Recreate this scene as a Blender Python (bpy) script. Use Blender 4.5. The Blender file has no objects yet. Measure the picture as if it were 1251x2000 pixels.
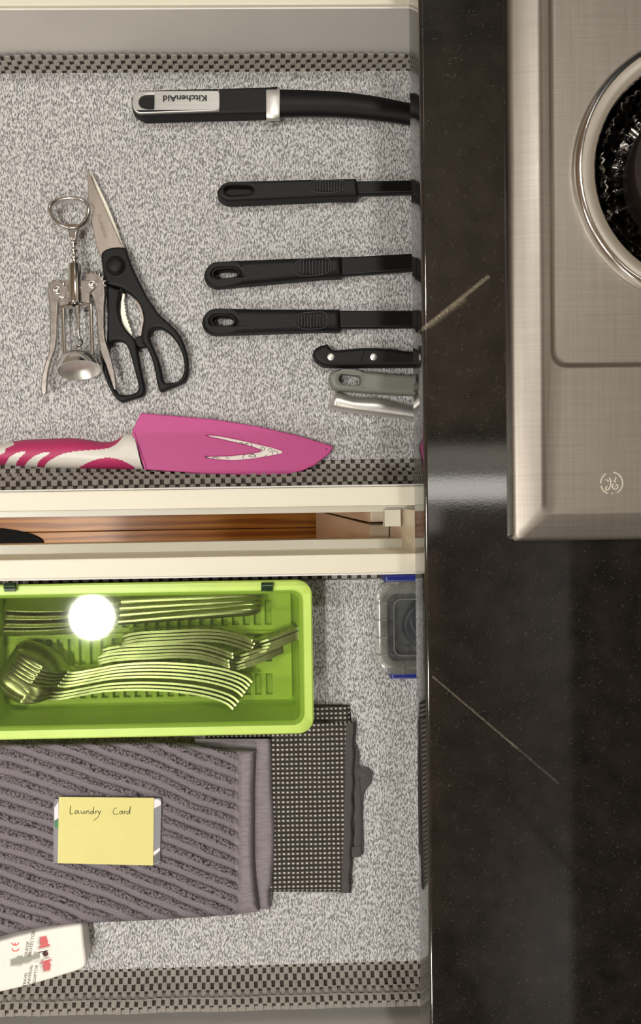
import bpy, math, random
from mathutils import Matrix, Vector, geometry, noise as mnoise
random.seed(7)
SC = bpy.context.scene
COL = SC.collection
R = math.radians

# ------------------------------------------------------------------ camera, light, exposure
F, CX, CY, CAMZ = 1450.0, 530.0, 1000.0, 1.405          # focal length in px, principal point, height
ROT = Matrix.Rotation(R(-1.2), 3, 'X') @ Matrix.Rotation(R(-1.0), 3, 'Y') @ Matrix.Rotation(R(-0.9), 3, 'Z')
cd = bpy.data.cameras.new('camera'); cam = bpy.data.objects.new('camera', cd); COL.objects.link(cam)
cd.sensor_fit = 'VERTICAL'; cd.sensor_height = 36; cd.lens = F*36/2000
cd.shift_x = (625.5-CX)/2000; cd.shift_y = 0
cd.clip_start = .01
cam.matrix_world = Matrix.Translation((0, 0, CAMZ)) @ ROT.to_4x4()
SC.camera = cam

def P(px, py, z):
    "point at height z that the photograph shows at pixel (px, py)"
    d = ROT @ Vector(((px-CX)/F, -(py-CY)/F, -1))
    t = (z-CAMZ)/d.z
    return Vector((d.x*t, d.y*t, z))

w = bpy.data.worlds.new('world'); SC.world = w; w.use_nodes = True
w.node_tree.nodes['Background'].inputs[0].default_value = (1, .97, .93, 1)
w.node_tree.nodes['Background'].inputs[1].default_value = .2
SC.view_settings.view_transform = 'Standard'; SC.view_settings.look = 'None'
SC.view_settings.exposure = -0.12; SC.view_settings.gamma = 1; SC.view_settings.use_curve_mapping = False
SC.cycles.max_bounces = 10; SC.cycles.transparent_max_bounces = 24
SC.cycles.use_denoising = True
WARM = (1, .975, .93)
LAMPS = {'left': 8.5, 'over': 6, 'tube': .17, 'far': 7, 'rear_fill': 9}     # watts; the last two are added fill

# ------------------------------------------------------------------ heights
ZL = .78            # top of the liners
ZT = .85            # top edge of the drawer sides
ZC = .925           # counter top
ZB = .893           # counter underside
CEIL = 2.45
XB = .72            # wall behind the counter

# ------------------------------------------------------------------ materials
def lin(c):
    return tuple((v/255/12.92 if v/255 <= .04045 else ((v/255+.055)/1.055)**2.4) for v in c)
class NT:
    def __init__(s, name):
        s.m = bpy.data.materials.new(name); s.m.use_nodes = True
        s.t = s.m.node_tree; s.b = s.t.nodes['Principled BSDF']; s.out = s.t.nodes['Material Output']
    def n(s, typ, **kw):
        nd = s.t.nodes.new(typ)
        for k, v in kw.items():
            if k.startswith('i_'):
                nd.inputs[k[2:].replace('_', ' ')].default_value = v
            else: setattr(nd, k, v)
        return nd
    def l(s, a, b): s.t.links.new(a, b)
    def coord(s, scale=(1, 1, 1), rot=(0, 0, 0)):
        tc = s.n('ShaderNodeTexCoord'); mp = s.n('ShaderNodeMapping')
        mp.inputs['Scale'].default_value = scale; mp.inputs['Rotation'].default_value = rot
        s.l(tc.outputs['Object'], mp.inputs['Vector']); return mp.outputs['Vector']
    def noise(s, vec, scale=1, detail=3, rough=.5):
        nd = s.n('ShaderNodeTexNoise'); nd.inputs['Scale'].default_value = scale
        nd.inputs['Detail'].default_value = detail; nd.inputs['Roughness'].default_value = rough
        s.l(vec, nd.inputs['Vector']); return nd.outputs['Fac']
    def ramp(s, fac, stops):
        nd = s.n('ShaderNodeValToRGB'); cr = nd.color_ramp
        while len(cr.elements) < len(stops): cr.elements.new(.5)
        for e, (p, c) in zip(cr.elements, stops):
            e.position = p; e.color = (*c, 1)
        s.l(fac, nd.inputs['Fac']); return nd.outputs['Color']
    def math(s, op, a, b=None, clamp=False):
        nd = s.n('ShaderNodeMath', operation=op, use_clamp=clamp)
        for i, v in enumerate((a, b)):
            if v is None: continue
            if isinstance(v, (int, float)): nd.inputs[i].default_value = v
            else: s.l(v, nd.inputs[i])
        return nd.outputs[0]
    def mix(s, fac, a, b):
        nd = s.n('ShaderNodeMix', data_type='RGBA')
        for sock, v in ((nd.inputs[0], fac), (nd.inputs[6], a), (nd.inputs[7], b)):
            if isinstance(v, (int, float)): sock.default_value = v
            elif isinstance(v, tuple): sock.default_value = (*v[:3], 1)
            else: s.l(v, sock)
        return nd.outputs[2]
    def bump(s, h, strength, dist=.001):
        nd = s.n('ShaderNodeBump'); nd.inputs['Strength'].default_value = strength
        nd.inputs['Distance'].default_value = dist
        s.l(h, nd.inputs['Height']); s.l(nd.outputs[0], s.b.inputs['Normal'])
def mat(name, col, rough=.5, metal=0, ns=60, na=.08, bs=0, bd=.0005, stretch=(1, 1, 1), coat=0, spec=.5, rv=0):
    s = NT(name); c = lin(col)
    v = s.coord(stretch); f = s.noise(v, ns, 4)
    s.l(s.ramp(f, [(.25, tuple(x*(1-na) for x in c)), (.75, tuple(min(1, x*(1+na)) for x in c))]), s.b.inputs['Base Color'])
    s.b.inputs['Roughness'].default_value = rough; s.b.inputs['Metallic'].default_value = metal
    s.b.inputs['Coat Weight'].default_value = coat; s.b.inputs['Coat Roughness'].default_value = .1
    s.b.inputs['Specular IOR Level'].default_value = spec
    if rv:
        s.l(s.math('ADD', s.math('MULTIPLY', f, rv*2), rough-rv), s.b.inputs['Roughness'])
    if bs: s.bump(s.noise(s.coord(stretch), bs, 3), .6, bd)
    return s.m

M = {}
M['cream'] = mat('cream_paint', (224, 218, 198), .45, ns=30, na=.03, bs=60, bd=.0002, stretch=(.2, 1, 1))
M['grey_paint'] = mat('inner_paint', (222, 218, 212), .5, ns=20, na=.03, bs=60, bd=.0001)
M['slide'] = mat('white_epoxy', (222, 219, 206), .3, ns=30, na=.03)
M['door'] = mat('cabinet_paint', (214, 200, 178), .4, ns=20, na=.03, bs=60, bd=.0001)
M['wall'] = mat('wall_paint', (214, 209, 201), .8, ns=5, na=.03, bs=200, bd=.0003)
M['ceil'] = mat('ceiling_paint', (234, 231, 225), .9, ns=5, na=.02)
M['darkwood'] = mat('dark_wood', (40, 28, 22), .5, ns=30, na=.3, stretch=(8, 1, 1))
M['black_appl'] = mat('black_appliance', (16, 15, 15), .45, na=.1)
M['rubber'] = mat('net_rubber', (160, 154, 146), .75, ns=300, na=.10, bs=900, bd=.0002)
M['net_hole_shade'] = mat('painted_hole_shade', (66, 57, 49), .85, ns=300, na=.15)  # shade inside the net holes, put into the colour
M['black_pl'] = mat('black_plastic', (20, 20, 20), .55, ns=400, na=.15, bs=1500, bd=.00005, spec=.28)
M['black_gloss'] = mat('black_nylon', (8, 8, 8), .5, ns=200, na=.15, spec=.25)
M['grip'] = mat('black_grip', (24, 24, 24), .45, ns=400, na=.15, spec=.35)
M['steel'] = mat('brushed_steel', (214, 211, 205), .4, .85, ns=400, na=.05, stretch=(1, .05, 1), rv=.06)
M['steel_x'] = mat('brushed_steel_along', (186, 184, 180), .42, .8, ns=500, na=.06, stretch=(.04, 1, 1), rv=.06)
M['blade'] = mat('blade_steel', (182, 172, 163), .38, 1, ns=400, na=.05, stretch=(1, .06, 1), rv=.05)
M['bright'] = mat('ground_edge_steel', (240, 236, 220), .5, .6, ns=300, na=.04)
M['chrome'] = mat('chrome', (226, 225, 222), .12, 1, ns=40, na=.03, rv=.03)
M['nickel'] = mat('nickel_plate', (194, 189, 184), .28, 1, ns=200, na=.05, rv=.05)
M['cutlery'] = mat('cutlery_steel', (184, 182, 166), .27, 1, ns=80, na=.05, rv=.05)
M['pink'] = mat('pink_plastic', (188, 66, 133), .5, ns=300, na=.04, bs=900, bd=.00006)
M['pink_soft'] = mat('pink_grip', (190, 52, 104), .55, ns=300, na=.04)
M['white_pl'] = mat('white_plastic', (232, 228, 218), .4, ns=100, na=.02)
M['print_grey'] = mat('grey_print', (84, 80, 78), .6)
M['print_black'] = mat('black_print', (18, 17, 17), .6)
M['engraved'] = mat('engraving', (140, 124, 112), .6, .6)
M['sage'] = mat('sage_plastic', (118, 121, 110), .5, ns=200, na=.05)
M['lime'] = mat('lime_plastic', (196, 224, 106), .36, ns=40, na=.05)
M['lime_in'] = mat('lime_insert', (212, 234, 118), .45, ns=40, na=.05)
M['hinge'] = mat('dark_green_plastic', (22, 52, 22), .2, na=.1)
M['navy'] = mat('blue_plastic', (22, 34, 118), .35, na=.06)
M['cable'] = mat('dark_cable', (20, 24, 34), .4, na=.1)
M['paper'] = mat('yellow_paper', (226, 217, 142), .8, ns=120, na=.02)
M['card_grey'] = mat('grey_card', (120, 118, 124), .4, na=.05)
M['card_white'] = mat('white_card', (226, 222, 226), .4, na=.02)
M['card_dark'] = mat('dark_card', (70, 66, 70), .4, na=.05)
M['card_green'] = mat('green_card', (30, 110, 60), .4, na=.2)
M['ink'] = mat('pencil_ink', (70, 66, 44), .7)
M['red'] = mat('red_plastic', (190, 34, 40), .35, na=.08)
M['red_ink'] = mat('red_ink', (226, 92, 76), .6)
M['socket'] = mat('socket_grey', (150, 152, 140), .6, na=.06)
M['socket_dark'] = mat('socket_dark', (74, 20, 20), .6, na=.06)
M['tape'] = mat('charcoal_tape', (78, 73, 72), .9, ns=900, na=.25, bs=1600, bd=.0003)
M['hem'] = mat('towel_hem', (136, 128, 132), .95, ns=700, na=.22, bs=1200, bd=.0005, stretch=(.15, 1, 1))
M['enamel'] = mat('brown_enamel', (30, 21, 18), .6, ns=60, na=.2, spec=.2)
M['black_enamel'] = mat('black_enamel', (10, 10, 10), .2, ns=60, na=.2)
M['ceramic'] = mat('socket_ceramic', (200, 196, 190), .6)
M['black_mat'] = mat('black_floor_mat', (12, 12, 12), .9, ns=400, na=.3)
M['floor_gap'] = mat('plank_gap', (46, 24, 10), .8)
M['tile'] = mat('backsplash_paint', (190, 180, 165), .5, ns=10, na=.05)

def m_liner():
    s = NT('woven_liner')
    v = s.coord((980, 340, 1), (0, 0, R(-13)))
    f = s.noise(v, 1, 2, .55)
    v2 = s.coord((1500, 760, 1), (0, 0, R(12)))
    f2 = s.noise(v2, 1, 1)
    ff = s.math('ADD', s.math('MULTIPLY', f, .72), s.math('MULTIPLY', f2, .28))
    c = s.ramp(ff, [(.40, lin((96, 95, 95))), (.47, lin((138, 137, 136))), (.525, lin((196, 195, 194))), (.64, lin((220, 219, 217)))])
    big = s.noise(s.coord((60, 60, 1)), 1, 2)
    c2 = s.mix(s.math('MULTIPLY', big, .25), c, lin((176, 168, 166)))
    s.l(c2, s.b.inputs['Base Color']); s.b.inputs['Roughness'].default_value = .62
    s.bump(ff, .5, .0006); return s.m
M['liner'] = m_liner()

def m_granite(streaks):
    s = NT('black_granite')
    v = s.coord()
    f1 = s.noise(v, 700, 3, .6); f2 = s.noise(v, 60, 4)
    base = s.ramp(f2, [(.3, lin((24, 22, 20))), (.7, lin((39, 35, 31)))])
    vo = s.n('ShaderNodeTexVoronoi'); vo.inputs['Scale'].default_value = 480; s.l(v, vo.inputs['Vector'])
    spk = s.math('MULTIPLY', s.math('LESS_THAN', vo.outputs['Distance'], .22), s.math('GREATER_THAN', s.noise(v, 170, 2), .56))
    c = s.mix(s.math('MULTIPLY', spk, .34), base, lin((96, 93, 87)))
    fl = s.math('GREATER_THAN', f1, .63)
    c = s.mix(s.math('MULTIPLY', fl, .5), c, lin((62, 59, 55)))
    tc = s.n('ShaderNodeTexCoord')
    for A, B, wd, st in streaks:  # pale streaks mixed into the stone colour along line segments
        A = Vector((A.x-.4, A.y, 0)); B = Vector((B.x-.4, B.y, 0)); d = B-A
        sub = s.n('ShaderNodeVectorMath', operation='SUBTRACT'); s.l(tc.outputs['Object'], sub.inputs[0]); sub.inputs[1].default_value = A
        flat = s.n('ShaderNodeVectorMath', operation='MULTIPLY'); s.l(sub.outputs[0], flat.inputs[0]); flat.inputs[1].default_value = (1, 1, 0)
        dt = s.n('ShaderNodeVectorMath', operation='DOT_PRODUCT'); s.l(flat.outputs[0], dt.inputs[0]); dt.inputs[1].default_value = d/d.length_squared
        t = s.math('ADD', dt.outputs['Value'], 0, True)
        sc = s.n('ShaderNodeVectorMath', operation='SCALE'); sc.inputs[0].default_value = d; s.l(t, sc.inputs['Scale'])
        df = s.n('ShaderNodeVectorMath', operation='DISTANCE'); s.l(flat.outputs[0], df.inputs[0]); s.l(sc.outputs[0], df.inputs[1])
        mk = s.math('SUBTRACT', 1, s.math('DIVIDE', df.outputs['Value'], wd), True)
        mk = s.math('MULTIPLY', s.math('POWER', mk, .8), s.math('MULTIPLY', s.math('MULTIPLY', s.math('SUBTRACT', f1, .22), 2.6), st))
        c = s.mix(s.math('ADD', mk, 0, True), c, lin((196, 184, 160)))
    s.l(c, s.b.inputs['Base Color'])
    s.l(s.math('ADD', s.math('MULTIPLY', f1, .10), .02), s.b.inputs['Roughness'])
    s.bump(f1, .10, .0001); s.b.inputs['Coat Weight'].default_value = .6; s.b.inputs['Coat Roughness'].default_value = .06; s.b.inputs['Specular IOR Level'].default_value = 1.0
    return s.m
M['granite'] = m_granite([(P(826, 642, ZC), P(952, 541, ZC), .0017, .40), (P(838, 636, ZC), P(905, 585, ZC), .0024, .20),
                          (P(845, 1322, ZC), P(1010, 1462, ZC), .0009, .26), (P(990, 1445, ZC), P(1090, 1530, ZC), .0009, .12)])

def m_wood():
    s = NT('oak_plank')
    oi = s.n('ShaderNodeObjectInfo')
    tc = s.n('ShaderNodeTexCoord'); mp = s.n('ShaderNodeMapping'); mp.inputs['Scale'].default_value = (1.6, 22, 1)
    s.l(tc.outputs['Object'], mp.inputs['Vector'])
    ad = s.n('ShaderNodeVectorMath', operation='ADD'); s.l(mp.outputs[0], ad.inputs[0])
    cb = s.n('ShaderNodeCombineXYZ'); s.l(s.math('MULTIPLY', oi.outputs['Random'], 40), cb.inputs[0]); s.l(s.math('MULTIPLY', oi.outputs['Random'], 17), cb.inputs[1])
    s.l(cb.outputs[0], ad.inputs[1])
    wv = s.n('ShaderNodeTexWave'); wv.wave_type = 'BANDS'; wv.bands_direction = 'Y'
    wv.inputs['Scale'].default_value = 1.1; wv.inputs['Distortion'].default_value = 6; wv.inputs['Detail'].default_value = 3
    wv.inputs['Detail Scale'].default_value = 1.4
    s.l(ad.outputs[0], wv.inputs['Vector'])
    c = s.ramp(wv.outputs['Fac'], [(.1, lin((168, 100, 32))), (.5, lin((208, 138, 50))), (.9, lin((224, 156, 66)))])
    g = s.noise(s.coord((30, 600, 1)), 1, 3)
    c = s.mix(s.math('MULTIPLY', g, .4), c, lin((150, 92, 36)))
    s.l(c, s.b.inputs['Base Color']); s.b.inputs['Roughness'].default_value = .3
    s.b.inputs['Coat Weight'].default_value = .3
    return s.m
M['oak'] = m_wood()

def m_terry():
    s = NT('terry_cloth')
    at = s.n('ShaderNodeAttribute'); at.attribute_name = 'rib'
    rib = at.outputs['Fac']
    v = s.coord()
    vo = s.n('ShaderNodeTexVoronoi'); vo.inputs['Scale'].default_value = 560; s.l(v, vo.inputs['Vector'])
    weave = s.noise(s.coord((900, 1500, 1)), 1, 2)
    flat = s.ramp(weave, [(.3, lin((112, 105, 110))), (.7, lin((142, 134, 140)))])
    loop = s.ramp(vo.outputs['Distance'], [(.05, lin((154, 146, 149))), (.55, lin((104, 97, 100))), (.9, lin((40, 36, 38)))])
    s.l(s.mix(rib, flat, loop), s.b.inputs['Base Color'])
    s.b.inputs['Roughness'].default_value = .95; s.b.inputs['Specular IOR Level'].default_value = .1
    h = s.math('ADD', s.math('MULTIPLY', s.math('SUBTRACT', 1, vo.outputs['Distance']), rib), s.math('MULTIPLY', weave, .25))
    s.bump(h, .9, .0014)
    return s.m
M['terry'] = m_terry()

def m_waffle():
    s = NT('waffle_cloth')
    tc = s.n('ShaderNodeTexCoord'); sp = s.n('ShaderNodeSeparateXYZ')
    uvn = s.n('ShaderNodeUVMap'); uvn.uv_map = 'UVMap'
    s.l(uvn.outputs[0], sp.inputs[0])
    def tri(o, per, off=0):
        fr = s.math('FRACT', s.math('DIVIDE', o, per))
        return s.math('ABSOLUTE', s.math('SUBTRACT', fr, .5))
    nz = s.noise(s.coord(), 500, 2)
    a = tri(sp.outputs[0], .0038); b = tri(sp.outputs[1], .0040)
    d = s.math('MAXIMUM', s.math('MULTIPLY', a, .9), s.math('MULTIPLY', b, 1.15))
    d = s.math('ADD', d, s.math('MULTIPLY', s.math('SUBTRACT', nz, .5), .16))
    c = s.ramp(d, [(.13, lin((214, 208, 196))), (.22, lin((92, 87, 80))), (.40, lin((66, 62, 58))), (.5, lin((54, 50, 47)))])
    s.l(c, s.b.inputs['Base Color']); s.b.inputs['Roughness'].default_value = .95
    s.b.inputs['Specular IOR Level'].default_value = .1
    s.bump(s.math('ADD', d, s.math('MULTIPLY', nz, .3)), .8, .0016)
    return s.m
M['waffle'] = m_waffle()

def m_clear(name, tint, haze, hazecol, rough, ior=1.5):
    s = NT(name)
    tr = s.n('ShaderNodeBsdfTransparent'); tr.inputs[0].default_value = (*tint, 1)
    gl = s.n('ShaderNodeBsdfGlossy'); gl.inputs['Roughness'].default_value = rough; gl.inputs[0].default_value = (1, 1, 1, 1)
    df = s.n('ShaderNodeBsdfDiffuse'); df.inputs[0].default_value = (*hazecol, 1)
    nz = s.noise(s.coord((20, 20, 20)), 3, 4)
    m1 = s.n('ShaderNodeMixShader'); s.l(s.math('MULTIPLY', nz, haze*2), m1.inputs[0])
    s.l(tr.outputs[0], m1.inputs[1]); s.l(df.outputs[0], m1.inputs[2])
    fr = s.n('ShaderNodeFresnel'); fr.inputs[0].default_value = ior
    m2 = s.n('ShaderNodeMixShader'); s.l(fr.outputs[0], m2.inputs[0]); s.l(m1.outputs[0], m2.inputs[1]); s.l(gl.outputs[0], m2.inputs[2])
    s.l(m2.outputs[0], s.out.inputs[0]); s.t.nodes.remove(s.b)
    return s.m
M['lid_green'] = m_clear('clear_green_lid', (.80, .845, .68), .02, (.5, .6, .35), .035)
M['frost'] = m_clear('frosted_clear', (.84, .84, .82), .30, (.42, .42, .38), .15)
M['clear'] = m_clear('clear_window', (.80, .82, .84), .06, (.5, .5, .5), .06)

def m_foil():
    s = NT('crinkled_foil')
    v = s.coord(); f = s.noise(v, 160, 4, .6)
    s.l(s.ramp(f, [(.4, lin((30, 29, 28))), (.6, lin((170, 166, 160)))]), s.b.inputs['Base Color'])
    s.b.inputs['Metallic'].default_value = 1; s.b.inputs['Roughness'].default_value = .18
    s.bump(f, .8, .002); return s.m
M['foil'] = m_foil()
def m_cooktop():
    s = NT('stainless_cooktop')
    f = s.noise(s.coord((18, 900, 60)), 1, 4); g = s.noise(s.coord((500, 14, 60)), 1, 3)
    sm = s.noise(s.coord(), 12, 3)
    ff = s.math('ADD', s.math('MULTIPLY', f, .5), s.math('MULTIPLY', g, .5))
    s.l(s.ramp(ff, [(.35, lin((154, 147, 138))), (.65, lin((166, 159, 150)))]), s.b.inputs['Base Color'])
    s.b.inputs['Metallic'].default_value = 1
    s.l(s.math('ADD', s.math('MULTIPLY', sm, .14), .42), s.b.inputs['Roughness'])
    s.bump(ff, .1, .0001); return s.m
M['cooktop'] = m_cooktop()
def m_lamp(name, col, st):
    s = NT(name); e = s.n('ShaderNodeEmission'); e.inputs[0].default_value = (*col, 1); e.inputs[1].default_value = st
    s.l(e.outputs[0], s.out.inputs[0]); s.t.nodes.remove(s.b); return s.m
M['glow'] = m_lamp('lit_diffuser', (1, .9, .78), 1.0)
M['glow_mid'] = m_lamp('lit_tube_cover', (1, .88, .76), 1.5)
M['glow_hot'] = m_lamp('lit_bulb', (1, .95, .85), 60)

# ------------------------------------------------------------------ geometry helpers
class MB:
    "collects vertices and faces, links them as ONE mesh object"
    def __init__(s): s.v = []; s.f = []; s.uv = None
    def add(s, v, f):
        o = len(s.v); s.v += [Vector(p) for p in v]; s.f += [tuple(i+o for i in q) for q in f]; return s
    def box(s, a, b, bev=0):
        x0, y0, z0 = a; x1, y1, z1 = b
        if bev:
            lp = [(x0, y0), (x1, y0), (x1, y1), (x0, y1)]
            return s.slab([lp], z0, z1, bev, 2)
        v = [(x, y, z) for z in (z0, z1) for (x, y) in ((x0, y0), (x1, y0), (x1, y1), (x0, y1))]
        return s.add(v, [(3, 2, 1, 0), (4, 5, 6, 7), (0, 1, 5, 4), (1, 2, 6, 5), (2, 3, 7, 6), (3, 0, 4, 7)])
    def slab(s, loops, z0, z1, bev=0, steps=3, zf=None, under=0):
        "prism over a 2-D outline (first loop) with holes (other loops); rounded top edge"
        L = []
        for k, lp in enumerate(loops):
            lp = [Vector((p[0], p[1])) for p in lp]
            a = sum(lp[i-1].cross(lp[i]) for i in range(len(lp)))
            if (a > 0) != (k == 0): lp.reverse()
            L.append(lp)
        top = []; bot = []
        for lp in L:
            n = len(lp); nor = []
            for i in range(n):
                d1 = (lp[i]-lp[i-1]); d2 = (lp[(i+1) % n]-lp[i])
                d1 = d1.normalized() if d1.length else d2.normalized(); d2 = d2.normalized() if d2.length else d1
                m = Vector((-d1.y-d2.y, d1.x+d2.x)); q = m.length
                if q < 1e-6: m = Vector((-d1.y, d1.x)); k = 1
                else: m /= q; k = min(1.6, 1/max(.3, m.dot(Vector((-d1.y, d1.x)))))
                nor.append(m*k)
            rings = [(under, z0)]
            if under: rings.append((0, z0+under))
            if bev:
                for t in range(steps+1):
                    a = t/steps*math.pi/2
                    rings.append((bev*(1-math.cos(a)), z1-bev+bev*math.sin(a)))
            else: rings.append((0, z1))
            base = len(s.v)
            for ins, z in rings:
                for p, m in zip(lp, nor):
                    q = p+m*ins; s.v.append(Vector((q.x, q.y, z+(zf(q.x, q.y) if zf else 0))))
            for r in range(len(rings)-1):
                for i in range(n):
                    j = (i+1) % n; a = base+r*n
                    s.f.append((a+i, a+j, a+n+j, a+n+i))
            bot.append([base+i for i in range(n)]); top.append([base+(len(rings)-1)*n+i for i in range(n)])
        for ids, flip in ((top, False), (bot, True)):
            dup = []
            for r in ids:
                b0 = len(s.v); s.v += [s.v[i].copy() for i in r]; dup.append([b0+i for i in range(len(r))])
            ids = dup; flat = [i for r in ids for i in r]
            tri = geometry.tessellate_polygon([[Vector((s.v[i].x, s.v[i].y, 0)) for i in r] for r in ids])
            for t in tri:
                t = [flat[i] for i in t]
                a, b, c = (s.v[i] for i in t)
                up = (b-a).xy.cross((c-a).xy) > 0
                if up == flip: t.reverse()
                s.f.append(tuple(t))
        return s
    def tube(s, path, rad, n=8, flat=1.0, closed=False, caps=True):
        "round or flattened bar along a 3-D path; flat squeezes it vertically"
        path = [Vector(p) for p in path]; N = len(path)
        if not hasattr(rad, '__len__'): rad = [rad]*N
        base = len(s.v); up = Vector((0, 0, 1))
        for i, p in enumerate(path):
            if closed: d = path[(i+1) % N]-path[i-1]
            else: d = path[min(i+1, N-1)]-path[max(i-1, 0)]
            d.normalize(); sd = d.cross(up)
            if sd.length < 1e-3: sd = Vector((1, 0, 0))
            sd.normalize(); nn = sd.cross(d)
            r = rad[i]; ra, rb = r if isinstance(r, tuple) else (r, r*flat)
            for k in range(n):
                a = 2*math.pi*k/n; s.v.append(p+sd*ra*math.cos(a)+nn*rb*math.sin(a))
        for i in range(N if closed else N-1):
            for k in range(n):
                a = base+i*n; b = base+((i+1) % N)*n; j = (k+1) % n
                s.f.append((a+k, b+k, b+j, a+j))
        if caps and not closed:
            s.f.append(tuple(base+k for k in range(n))); s.f.append(tuple(base+(N-1)*n+k for k in reversed(range(n))))
        return s
    def lathe(s, o, axis, prof, n=24):
        o = Vector(o); ax = Vector(axis).normalized()
        e1 = ax.cross(Vector((0, 0, 1)));
        if e1.length < 1e-3: e1 = Vector((1, 0, 0))
        e1.normalize(); e2 = ax.cross(e1); base = len(s.v)
        for t, r in prof:
            for k in range(n):
                a = 2*math.pi*k/n; s.v.append(o+ax*t+(e1*math.cos(a)+e2*math.sin(a))*r)
        for i in range(len(prof)-1):
            for k in range(n):
                a = base+i*n; j = (k+1) % n; s.f.append((a+k, a+j, a+n+j, a+n+k))
        return s
    def grid(s, nu, nv, fn):
        base = len(s.v)
        for j in range(nv+1):
            for i in range(nu+1): s.v.append(Vector(fn(i/nu, j/nv)))
        for j in range(nv):
            for i in range(nu):
                a = base+j*(nu+1)+i; s.f.append((a, a+1, a+nu+2, a+nu+1))
        return s
    def build(s, name, m, parent=None, ang=35):
        me = bpy.data.meshes.new(name)
        off = Vector(parent['_o']) if parent is not None else Vector((0, 0, 0))
        me.from_pydata([tuple(p-off) for p in s.v], [], s.f); me.update()
        me.polygons.foreach_set('use_smooth', [True]*len(me.polygons))
        me.set_sharp_from_angle(angle=R(ang))
        me.materials.append(M[m])
        o = bpy.data.objects.new(name, me); COL.objects.link(o)
        if parent is not None:
            o.parent = parent; o['_o'] = tuple(off)
        else: o['_o'] = (0., 0., 0.)
        return o
OFFS = []
def thing(name, label, cat, loc, group=None):
    o = bpy.data.objects.new(name, None); COL.objects.link(o); o.location = loc
    o.empty_display_size = .01; o['_o'] = tuple(loc)
    o['label'] = label; o['category'] = cat
    if group: o['group'] = group
    return o
def tag(o, label=None, cat=None, group=None, kind=None):
    for k, v in (('label', label), ('category', cat), ('group', group), ('kind', kind)):
        if v: o[k] = v
    return o
def spline(pts, n=6, closed=True):
    pts = [Vector(p) for p in pts]; N = len(pts); out = []
    for i in range(N if closed else N-1):
        if closed: p0, p1, p2, p3 = pts[i-1], pts[i], pts[(i+1) % N], pts[(i+2) % N]
        else: p0, p1, p2, p3 = pts[max(i-1, 0)], pts[i], pts[i+1], pts[min(i+2, N-1)]
        for k in range(n):
            t = k/n
            out.append(.5*((2*p1)+(p2-p0)*t+(2*p0-5*p1+4*p2-p3)*t*t+(3*p1-p0-3*p2+p3)*t**3))
    if not closed: out.append(pts[-1])
    return out
def px(pts, z, smooth=0, closed=True):
    "photo outline on the plane at height z"
    if smooth: pts = spline(pts, smooth, closed)
    return [P(p[0], p[1], z) for p in pts]
def pxs(pts, zt, zb):
    "outline of a solid lying at zb..zt: edges turned to the viewer are seen at their foot, the others at their top"
    N = len(pts); a = sum(pts[i-1][0]*pts[i][1]-pts[i][0]*pts[i-1][1] for i in range(N)); sg = 1 if a > 0 else -1
    out = []
    for i in range(N):
        p, q = pts[i-1], pts[(i+1) % N]
        n = Vector((q[1]-p[1], p[0]-q[0]))*sg
        d = Vector((505-pts[i][0], 970-pts[i][1]))
        k = .5 if n.length < 1e-6 else max(0, min(1, .5+.8*n.normalized().dot(d.normalized())))
        out.append(P(pts[i][0], pts[i][1], zt+(zb-zt)*k))
    return out
def rrect(x0, y0, x1, y1, r, n=6):
    out = []
    for cx, cy, a0 in ((x1-r, y1-r, 0), (x0+r, y1-r, 90), (x0+r, y0+r, 180), (x1-r, y0+r, 270)):
        for k in range(n+1):
            a = R(a0+90*k/n); out.append((cx+r*math.cos(a), cy+r*math.sin(a)))
    return out
def ellipse(cx, cy, rx, ry, n=24):
    return [(cx+rx*math.cos(2*math.pi*k/n), cy+ry*math.sin(2*math.pi*k/n)) for k in range(n)]
def lerp_table(tab, x):
    if x <= tab[0][0]: return tab[0][1]
    for (a, b), (c, d) in zip(tab, tab[1:]):
        if x <= c: return b+(d-b)*(x-a)/(c-a)
    return tab[-1][1]
def inside(p, poly):
    c = False; x, y = p
    for i in range(len(poly)):
        (x1, y1), (x2, y2) = poly[i-1][:2], poly[i][:2]
        if (y1 > y) != (y2 > y) and x < (x2-x1)*(y-y1)/(y2-y1)+x1: c = not c
    return c
DG = None
def lettering(text, name, centre, z, size, ang, m, parent, sx=1.0, bold=0.0, depth=.0001):
    "flat raised letters lying on the plane z"
    cu = bpy.data.curves.new('t', 'FONT'); cu.body = text; cu.size = 1; cu.align_x = 'CENTER'; cu.align_y = 'CENTER'
    cu.extrude = 0; cu.offset = bold; cu.resolution_u = 3
    o = bpy.data.objects.new('t', cu); COL.objects.link(o)
    me = bpy.data.meshes.new_from_object(o.evaluated_get(bpy.context.evaluated_depsgraph_get()))
    bpy.data.objects.remove(o)
    c = P(centre[0], centre[1], z); ca, sa = math.cos(ang), math.sin(ang); mb = MB(); vs = []
    for v in me.vertices:
        x, y = v.co.x*size*sx, v.co.y*size
        vs.append((c.x+x*ca-y*sa, c.y+x*sa+y*ca, z+depth))
    mb.add(vs, [tuple(p.vertices) for p in me.polygons])
    bpy.data.meshes.remove(me)
    return mb.build(name, m, parent)
def structure(name, mb, m):
    o = mb.build(name, m); o['kind'] = 'structure'; return o

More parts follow.
